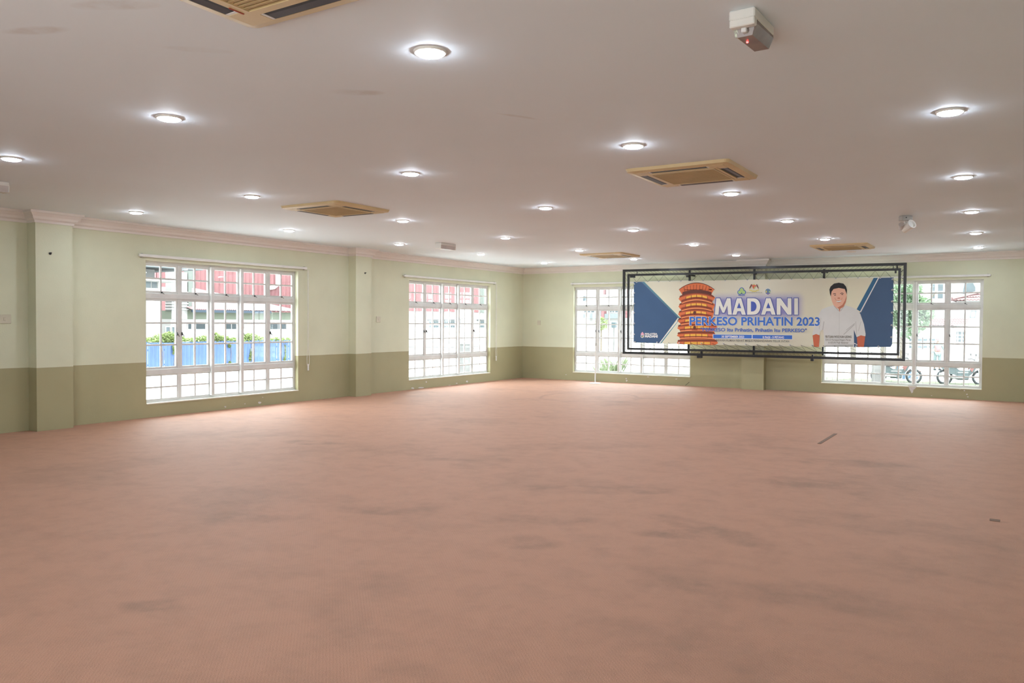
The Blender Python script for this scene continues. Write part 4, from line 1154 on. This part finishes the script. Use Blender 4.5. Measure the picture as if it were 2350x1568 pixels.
# pale gate pillar and wire strands near the hall
XP = -9.0
p = gx(1064, 800, XP); pz = gx(1064, 791, XP).z
t = tag(empty('gate_pillar', (XP, p.y, GZ)), 'pale concrete pillar outside the corner window', 'pillar')
mb = MB(); mb.bbox(-.2, .2, -.22, .22, 0, pz-GZ, .02); mb.build('shaft', M_POST, t)
mb = MB(); mb.bbox(-.26, .26, -.28, .28, pz-GZ, pz-GZ+.1, .02); mb.build('cap', M_POST, t)
t = tag(empty('wire_fence', (XP, p.y, GZ)), 'thin barbed wire strand strung past the concrete pillar', 'wire fence')
for (a, b) in ((880, 1054), (1074, 1180)):
    A, B = gx(a, 794.6, XP), gx(b, 797.5, XP); mb = MB(); mb.tube([A, A.lerp(B, .5)-Vector((0, 0, .02)), B], .012, 5); rot_part(mb, 'strand', M_LATCH, t)
    mb = MB(); nn_ = int((B-A).length/.25)
    for i in range(nn_):
        c = A.lerp(B, i/nn_); mb.bar(c-Vector((0, .02, .03)), c+Vector((0, .02, .03)), .01)
    tag(rot_part(mb, 'barbs', M_LATCH, t), kind='stuff')
for px in (905, 1125):
    c = gx(px, 800, XP); mb = MB(); mb.tube([(XP, c.y, GZ), (XP, c.y, gx(px, 793, XP).z)], .03, 6); rot_part(mb, 'post', M_LATCH, t)

# --- beyond the far wall: houses
def tiles(mb, p00, p10, p11, p01, rows, cols, lift=.05):
    """tiled roof slope: stepped courses with a wavy section"""
    p00, p10, p11, p01 = map(Vector, (p00, p10, p11, p01)); nn = (p10-p00).cross(p01-p00).normalized()
    if nn.z < 0: nn = -nn
    for r in range(rows):
        t0, t1 = r/rows, (r+1)/rows; v = []
        A0, B0, A1, B1 = p00.lerp(p01, t0), p10.lerp(p11, t0), p00.lerp(p01, t1), p10.lerp(p11, t1)
        for c in range(2*cols+1):
            s = c/(2*cols); w = nn*(.05*(c % 2))
            v += [A0.lerp(B0, s)+nn*lift+w, A1.lerp(B1, s)+w*.6, A0.lerp(B0, s)+w]
        mb.add(v, [(3*c, 3*c+3, 3*c+4, 3*c+1) for c in range(2*cols)]+[(3*c+2, 3*c+5, 3*c+3, 3*c) for c in range(2*cols)])
YH = 38.0
t = tag(empty('terrace_house', (gy(2150, 720, YH).x, YH, GZ)), 'white two-storey house with grey windows beyond the right window', 'house')
x0, x1 = gy(1980, 700, YH).x, gy(2330, 700, YH).x
mb = MB(); mb.box(x0, x1, YH, YH+9, GZ, gy(2150, 600, YH).z); rot_part(mb, 'wall', M_PLAS, t)
for (a, b, c, d, nx, nz) in ((2085, 652, 2104, 670, 2, 1), (2136, 652, 2145.5, 686, 1, 2), (2152.5, 652, 2164, 686, 1, 2)):
    opening(t, wall_panel_y(YH, a, b, c, d), 1, M_GLZP, nx, nz)
q = wall_panel_y(YH, 2209.5, 650.5, 2238, 667)
mb = MB(); cx_, hw = (q[0]+q[1])/2, (q[1]-q[0])/2
mb.prism([(q[0], YH-.08, q[4]-.2), (q[1], YH-.08, q[4]-.2), (q[1], YH-.08, q[5]-.25), (q[1]-hw*.35, YH-.08, q[5]), (q[0]+.1, YH-.08, q[5])], (0, .06, 0)); rot_part(mb, 'stair_window', M_GLZP, t, fix=True)
mb = MB(); q2 = wall_panel_y(YH, 1980, 594, 2330, 602); mb.box(q2[0], q2[1], YH-.8, YH+9, q2[4], q2[5]); rot_part(mb, 'eave', M_PLAS, t)
# front wing with tiled hip roof
YW = 32.0
a = gy(2189, 691, YW); b = gy(2300, 691, YW)
t2 = tag(empty('porch_wing', (a.x+1, YW, GZ)), 'white front wing under a red tiled hip roof at the right', 'house')
mb = MB(); mb.box(gy(2194, 720, YW).x, b.x, YW+.3, YW+4.9, GZ, a.z); rot_part(mb, 'wall', M_PLAS, t2)
rz_ = gy(2256, 654, YW+3).z
mb = MB(); tiles(mb, (a.x-.1, YW-.2, a.z), (b.x, YW-.2, a.z), (b.x, YW+3, rz_), (a.x+3.2, YW+3, rz_), 6, 14); rot_part(mb, 'tiled_roof', M_TILE, t2)
mb = MB(); tiles(mb, (a.x-.1, YW+5.2, a.z), (a.x-.1, YW-.2, a.z), (a.x+3.2, YW+3, rz_), (a.x+3.2, YW+3, rz_), 6, 8); rot_part(mb, 'roof_hip', M_TILE, t2)
mb = MB(); mb.tube([(a.x-.1, YW-.2, a.z+.1), (a.x+3.2, YW+3, rz_+.1)], .12, 6); rot_part(mb, 'hip_ridge', M_TILE, t2)
opening(t2, wall_panel_y(YW+.3, 2189, 761, 2217, 786), 1, M_GLZP, 3, 3)
mb = MB(); q = wall_panel_y(YW+.1, 2226, 713.5, 2237, 729); fr_ = .03
for (p_, r_) in (((q[0], q[4]), (q[0]+.06, q[5])), ((q[0]+.06, q[5]), (q[1]+.06, q[5])), ((q[1]+.06, q[5]), (q[1], q[4])), ((q[1], q[4]), (q[0], q[4]))):
    mb.bar((p_[0], YW+.27, p_[1]), (r_[0], YW+.27, r_[1]), .05)
rot_part(mb, 'wall_bracket', M_PBLUE, t2)
# lean-to roof in front
YL = 29.0
zl = gy(2150, 748, YL).z; zu = gy(2150, 731, YL+2.2).z
xa, xb = gy(2060, 748, YL).x, gy(2221, 748, YL).x
t3 = tag(empty('lean_to', ((xa+xb)/2, YL, GZ)), 'low white lean-to with red tiled roof and small square windows', 'house')
mb = MB(); tiles(mb, (xa, YL-.3, zl), (xb, YL-.3, zl), (xb, YL+2.4, zu), (xa, YL+2.4, zu), 4, 26); rot_part(mb, 'tiled_roof', M_TILE, t3)
mb = MB(); mb.box(xa, gy(2189, 770, YL).x, YL, YL+2.2, GZ, zl+.05); rot_part(mb, 'wall', M_PLAS, t3)
mb = MB(); mb.box(xa, xb, YL-.12, YL+.0, gy(2150, 752, YL).z, zl); rot_part(mb, 'fascia', M_PBLUE, t3)
for (px0, px1) in ((2087, 2097), (2104, 2116), (2119, 2128), (2132, 2146)):
    opening(t3, wall_panel_y(YL, px0, 776.5, px1, 800), 1, M_GLZP, 1, 3)
# house beyond the left far window
YB = 44.0
t = tag(empty('shop_house', (gy(1380, 720, YB).x, YB, GZ)), 'white house with grey windows and red post beyond the far left window', 'house')
x0, x1 = gy(1230, 700, YB).x, gy(1640, 700, YB).x
mb = MB(); mb.box(x0, x1, YB, YB+9, GZ, gy(1400, 630, YB).z); rot_part(mb, 'wall', M_PLAS, t)
for (a, b) in ((1341.5, 1345), (1349.5, 1354.5), (1357, 1364), (1400, 1404), (1406, 1410), (1412.5, 1418.5), (1426, 1430)):
    opening(t, wall_panel_y(YB, a, 705.5, b, 717), 1, M_GLZP, 1, 1)
opening(t, wall_panel_y(YB, 1338.5, 680, 1346.5, 691), 1, M_GLZP, 1, 1)
q = wall_panel_y(YB, 1346, 720.5, 1426, 731); mb = MB(); mb.box(q[0], q[1], YB-.6, YB+.05, q[4], q[5]); rot_part(mb, 'awning', M_PBLUE, t)
q = wall_panel_y(YB, 1378, 706, 1386, 736); mb = MB(); mb.box(q[0], q[1], YB-.3, YB+.05, q[4], q[5]); rot_part(mb, 'shutter', M_PBLUE, t)
for (pa, pb) in ((1388, 1394), (1442.5, 1448.5)):
    q = wall_panel_y(YB, pa, 706, pb, 730); mb = MB(); mb.box(q[0], q[1], YB-.7, YB-.2, q[4], q[5]+.2); rot_part(mb, 'red_post', M_REDC, t)
    q = wall_panel_y(YB, pa-.4, 652, pb-2.5, 676); mb = MB(); mb.box(q[0], q[1], YB-.3, YB-.05, q[4], q[5]); rot_part(mb, 'sign_strip', M_REDR, t)
mb = MB(); c = gy(1380, 744, 36); leaves(mb, 260, c, (.5, .4, .55), .1, 5)
t = tag(empty('shrub', (c.x, 36, GZ)), 'small pale green shrub before the white house, left of the banner', 'shrub')
tag(rot_part(mb, 'foliage', M_VINE, t), kind='stuff'); mb = MB(); mb.tube([(0, 0, 0), (0, 0, c.z-GZ)], .05, 6); mb.build('stem', M_TRUNK, t)
c = gy(1409, 746, 37); t = tag(empty('utility_box', (c.x, 37, GZ)), 'grey utility box on a post outside the far left window', 'utility box')
mb = MB(); mb.bbox(-.17, .17, -.12, .12, c.z-GZ-.22, c.z-GZ+.22, .03); mb.build('cabinet', M_GLZP, t); mb = MB(); mb.tube([(0, 0, 0), (0, 0, c.z-GZ-.2)], .05, 6); mb.build('post', M_POST, t)
# grass clump close to the hall
c = on(1412, 862, 2, GZ)
for (px, py, s) in ((1408, 852, 1.0), (1384, 856, .7)):
    c = on(px, py+12, 2, GZ); t = tag(empty('grass_clump', c), 'tall grass clump outside the far left window' if s == 1 else 'smaller grass clump outside the far left window', 'grass clump')
    mb = MB(); rnd = random.Random(px)
    for i in range(120):
        a = rnd.uniform(0, 2*PI); l = rnd.uniform(.3, .95)*s; r = rnd.uniform(0, .35)*s; b = Vector((r*math.cos(a), r*math.sin(a), 0)); tip = b+Vector((math.cos(a)*l*.5, math.sin(a)*l*.5, l))
        mid = b.lerp(tip, .55)+Vector((0, 0, .1*s)); d = Vector((-math.sin(a), math.cos(a), 0))*.015
        mb.add([b-d, b+d, mid+d, tip, mid-d], [(0, 1, 2, 3, 4)])
    tag(mb.build('blades', M_PALEG, t), kind='stuff')
# tree
YT = 23.0
c0 = gy(2070, 715, YT); base = Vector((gy(2062, 830, YT).x, YT, GZ))
t = tag(empty('leafy_tree', base), 'leafy green tree behind the right end of the banner', 'tree')
mb = MB()
for (px, py, rpx, n_) in ((2090, 665, 22, 420), (2100, 715, 34, 900), (2070, 700, 36, 800), (2048, 720, 30, 600), (2085, 745, 28, 600), (2120, 705, 20, 420), (2110, 740, 18, 300), (2060, 668, 26, 400), (2136, 722, 9, 120)):
    c = gy(px, py, YT); r = rpx/44.0; leaves(mb, n_, c, (r, 1.3, r), .11, px*3+py)
tag(rot_part(mb, 'foliage', M_LEAF, t), kind='stuff')
mb = MB(); mb.tube([(0, 0, 0), (.1, 0, 1.2), (.25, 0, 2.4)], [.16, .13, .09], 8)
for (dx, dz) in ((1.3, 1.6), (-.5, 1.5), (.6, 2.1)):
    mb.tube([(.2, 0, 2.0), (.2+dx*.6, .1, 2.2+dz*.5), (.2+dx, .1, 2.2+dz)], [.07, .05, .02], 6)
mb.build('trunk', M_TRUNK, t)
# grass verge and mesh fence
mb = MB(); mb.box(-4, 26, 9.5, 17.5, GZ, GZ+.04)
tag(mb.build('grass_verge', M_GRASS), 'dry green grass verge along the yard behind the far wall', 'grass', kind='structure')
YM = 5.2
t = tag(empty('mesh_fence', (9, YM, GZ)), 'low wire mesh fence outside the right window', 'fence')
mb = MB(); zt_ = gy(2150, 845, YM).z-GZ
for i in range(60): mb.box(-4+.15*i, -4+.15*i+.005, 0, .005, 0, zt_)
for i in range(int(zt_/.15)+1): mb.box(-4, 5, 0, .006, .15*i, .15*i+.005)
tag(mb.build('wire_mesh', M_LATCH, t), kind='stuff')
for x in (-4, -1, 2, 5):
    mb = MB(); mb.tube([(x, 0, 0), (x, 0, zt_+.05)], .03, 8); mb.build('post', M_POST, t)
YC = 9.0
q = wall_panel_y(YC, 2002, 834, 2031, 880)
t = tag(empty('concrete_post', ((q[0]+q[1])/2, YC, GZ)), 'stubby pale concrete post outside, just below the banner', 'post')
hw = (q[1]-q[0])/2; mb = MB(); mb.bbox(-hw, hw, -hw, hw, 0, q[5]-GZ, .03); mb.build('shaft', M_POST, t); mb = MB(); mb.bbox(-hw*1.1, hw*1.1, -hw*1.1, hw*1.1, q[5]-GZ, q[5]-GZ+.06, .02); mb.build('cap', M_POST, t)

# --- motorcycles
M_TYRE = mat('tyre_rubber', (.025, .03, .032), .8, .2); M_CHROME = mat('dull_chrome', (.35, .36, .37), .3, .5, metal=.7)
M_BIKE = mat('dark_bike_plastic', (.035, .05, .053), .35, .5); M_BRED = mat('red_bike_trim', (.12, .045, .042), .35, .5); M_SEAT = mat('black_seat', (.02, .02, .022), .6, .3)
def motorcycle(loc, rz, label):
    t = tag(empty('motorcycle', loc, rz), label, 'motorcycle', 'motorcycles parked outside')
    for x in (-.62, .62):
        mb = MB(); R, r, n, m_ = .25, .045, 20, 8
        v = [((R+r*math.cos(2*PI*j/m_))*math.cos(2*PI*i/n), r*math.sin(2*PI*j/m_), (R+r*math.cos(2*PI*j/m_))*math.sin(2*PI*i/n)) for i in range(n) for j in range(m_)]
        mb.add(v, [(i*m_+j, i*m_+(j+1) % m_, ((i+1) % n)*m_+(j+1) % m_, ((i+1) % n)*m_+j) for i in range(n) for j in range(m_)])
        w = mb.build('wheel', M_TYRE, t, (x, 0, .295), smooth=True)
        mb = MB()
        for k_ in range(5):
            a = 2*PI*k_/5; mb.bar((0, 0, 0), (.22*math.cos(a), 0, .22*math.sin(a)), .025, .03, (0, 1, 0))
        mb.lathe([(.05, -.04), (.05, .04)], 10, cap0=True, cap1=True); mb.build('spokes', M_CHROME, w)
    mb = MB(); mb.prism([(-.45, -.1, .42), (-.1, -.1, .36), (.2, -.1, .34), (.38, -.1, .5), (.5, -.1, .8), (.4, -.1, .86), (.22, -.1, .55), (-.1, -.1, .55), (-.25, -.1, .66), (-.75, -.1, .74), (-.78, -.1, .66)], (0, .2, 0)); mb.build('body', M_BIKE, t, fix=True)
    mb = MB(); mb.bbox(-.22, .2, -.13, .13, .2, .5, .03); mb.build('engine', M_BIKE, t)
    mb = MB(); mb.prism([(-.78, -.12, .72), (-.2, -.12, .64), (-.02, -.12, .68), (-.06, -.12, .74), (-.3, -.12, .74), (-.8, -.12, .8)], (0, .24, 0)); mb.build('seat', M_SEAT, t, fix=True)
    for s in (-1, 1):
        mb = MB(); mb.bar((.62, s*.07, .3), (.44, s*.06, .85), .035); mb.build('fork', M_CHROME, t)
        mb = MB(); mb.tube([(.42, 0, .95), (.38, s*.18, 1.0), (.3, s*.34, .98)], .016, 6); mb.build('handlebar', M_SEAT, t)
        mb = MB(); mb.tube([(.36, s*.2, 1.0), (.38, s*.28, 1.14)], .007, 5); mb.bbox(.36, .38, s*.28-.06, s*.28+.06, 1.12, 1.2, .006); mb.build('mirror', M_SEAT, t)
        mb = MB(); mb.prism([(.3, s*.105, .5), (.47, s*.105, .84), (.36, s*.105, .8), (.22, s*.105, .62)], (0, s*.012, 0)); mb.build('leg_shield', M_BRED, t, fix=True)
    mb = MB(); mb.lathe([(.03, -.06), (.085, 0), (.08, .05), (.03, .06)], 14, cap0=True, cap1=True); mb.build('headlight', M_ACW, t, (.5, 0, .93), (0, PI/2, 0))
    mb = MB(); mb.prism([(.38, -.03, .48), (.62, -.03, .60), (.86, -.03, .5), (.88, -.03, .46), (.62, -.03, .56), (.4, -.03, .44)], (0, .1, 0)); mb.build('mudguard', M_BRED, t, fix=True)
    mb = MB(); mb.tube([(0, -.14, .28), (-.4, -.16, .3), (-.85, -.17, .42)], [.03, .045, .05], 8); mb.build('exhaust', M_CHROME, t)
    return t
c = on(2208, 884, 2, GZ); motorcycle((c.x, c.y, GZ), .35, 'dark motorcycle with red trim parked at the right of the window view')
c = on(2056, 880, 2, GZ); motorcycle((c.x, c.y, GZ), .2, 'dark motorcycle parked behind the concrete post')
c = on(2082, 870, 2, GZ)
t = tag(empty('striped_cover', (c.x, c.y, GZ)), 'blue and white striped cloth cover beside the parked motorcycle', 'cloth cover')
M_STB = mat('blue_stripe_cloth', (.03, .06, .09), .8, .2); 
for i in range(7):
    mb = MB(); x = -.38+.11*i; h0_ = .62-.055*i
    mb.prism([(x, -.3, 0), (x+.11, -.3, 0), (x+.11, -.18, h0_-.055), (x, -.18, h0_)], (0, .5, 0)); mb.build('stripe', M_STB if i % 2 == 0 else M_PLAS, t, fix=True)

# --- person walking outside
def skin(name, pts, edges, rad, m, parent, root=0):
    me = bpy.data.meshes.new(name); me.from_pydata(pts, edges, []); me.materials.append(m)
    o = link(name, me, parent)
    md = o.modifiers.new('skin', 'SKIN'); md.use_smooth_shade = True
    if not me.skin_vertices:
        bm = bmesh.new(); bm.from_mesh(me); bm.verts.layers.skin.verify(); bm.to_mesh(me); bm.free()
    for i, v in enumerate(me.skin_vertices[0].data):
        v.radius = (rad[i], rad[i]); v.use_root = i == root
    o.modifiers.new('sub', 'SUBSURF').levels = 1
    return o
c = on(2151, 850, 2, GZ)
t = tag(empty('person', (c.x, c.y, GZ), .3), 'person in red top and grey trousers walking outside the right window', 'person')
J = [(0, 0, .88), (0, 0, 1.08), (0, 0, 1.28), (0, 0, 1.38), (0, -.01, 1.5),
     (.17, 0, 1.3), (.28, -.03, 1.05), (.45, -.1, .9), (-.17, 0, 1.3), (-.27, .02, 1.05), (-.26, -.06, .82),
     (.09, 0, .84), (.1, -.04, .46), (.1, .02, .06), (-.09, 0, .84), (-.12, .03, .46), (-.12, .06, .06), (.1, -.12, .04), (-.12, -.08, .04), (.5, -.12, .86), (-.26, -.09, .74)]
E_ = [(0, 1), (1, 2), (2, 3), (3, 4), (2, 5), (5, 6), (6, 7), (7, 19), (2, 8), (8, 9), (9, 10), (10, 20), (0, 11), (11, 12), (12, 13), (0, 14), (14, 15), (15, 16), (13, 17), (16, 18)]
skin('body', J, E_, [.13, .12, .13, .055, .1, .055, .045, .035, .055, .045, .035, .085, .06, .04, .085, .06, .04, .04, .04, .04, .04], mat('skin_tone', (.11, .07, .05), .6), t)
skin('red_top', [J[0], J[1], J[2], (.15, 0, 1.3), (-.15, 0, 1.3)], [(0, 1), (1, 2), (2, 3), (2, 4)], [.145, .14, .15, .07, .07], mat('red_cloth', (.13, .057, .06), .8), t)
skin('sleeves', [J[2], J[5], J[6], J[7], J[8], J[9], J[10]], [(0, 1), (1, 2), (2, 3), (0, 4), (4, 5), (5, 6)], [.1, .072, .06, .05, .072, .06, .05], mat('grey_cloth', (.07, .10, .10), .8), t)
skin('trousers', [(0, 0, .9), J[11], J[12], (.1, .02, .12), J[14], J[15], (-.12, .06, .12)], [(0, 1), (1, 2), (2, 3), (0, 4), (4, 5), (5, 6)], [.14, .1, .075, .06, .1, .075, .06], MATS['grey_cloth'], t)
mb = MB(); mb.lathe([(.112, 0), (.11, .06), (.08, .11), (.02, .13)], 14, cap1=True); mb.prism([(-.07, -.1, .005), (.07, -.1, .005), (.06, -.19, -.005), (-.06, -.19, -.005)], (0, 0, .012)); mb.build('cap', MATS['red_cloth'], t, (0, 0, 1.52), smooth=False)
for (x, y) in ((.1, -.06), (-.12, -.02)):
    mb = MB(); mb.bbox(x-.05, x+.05, y-.13, y+.1, 0, .09, .02); mb.build('shoe', M_TYRE, t)
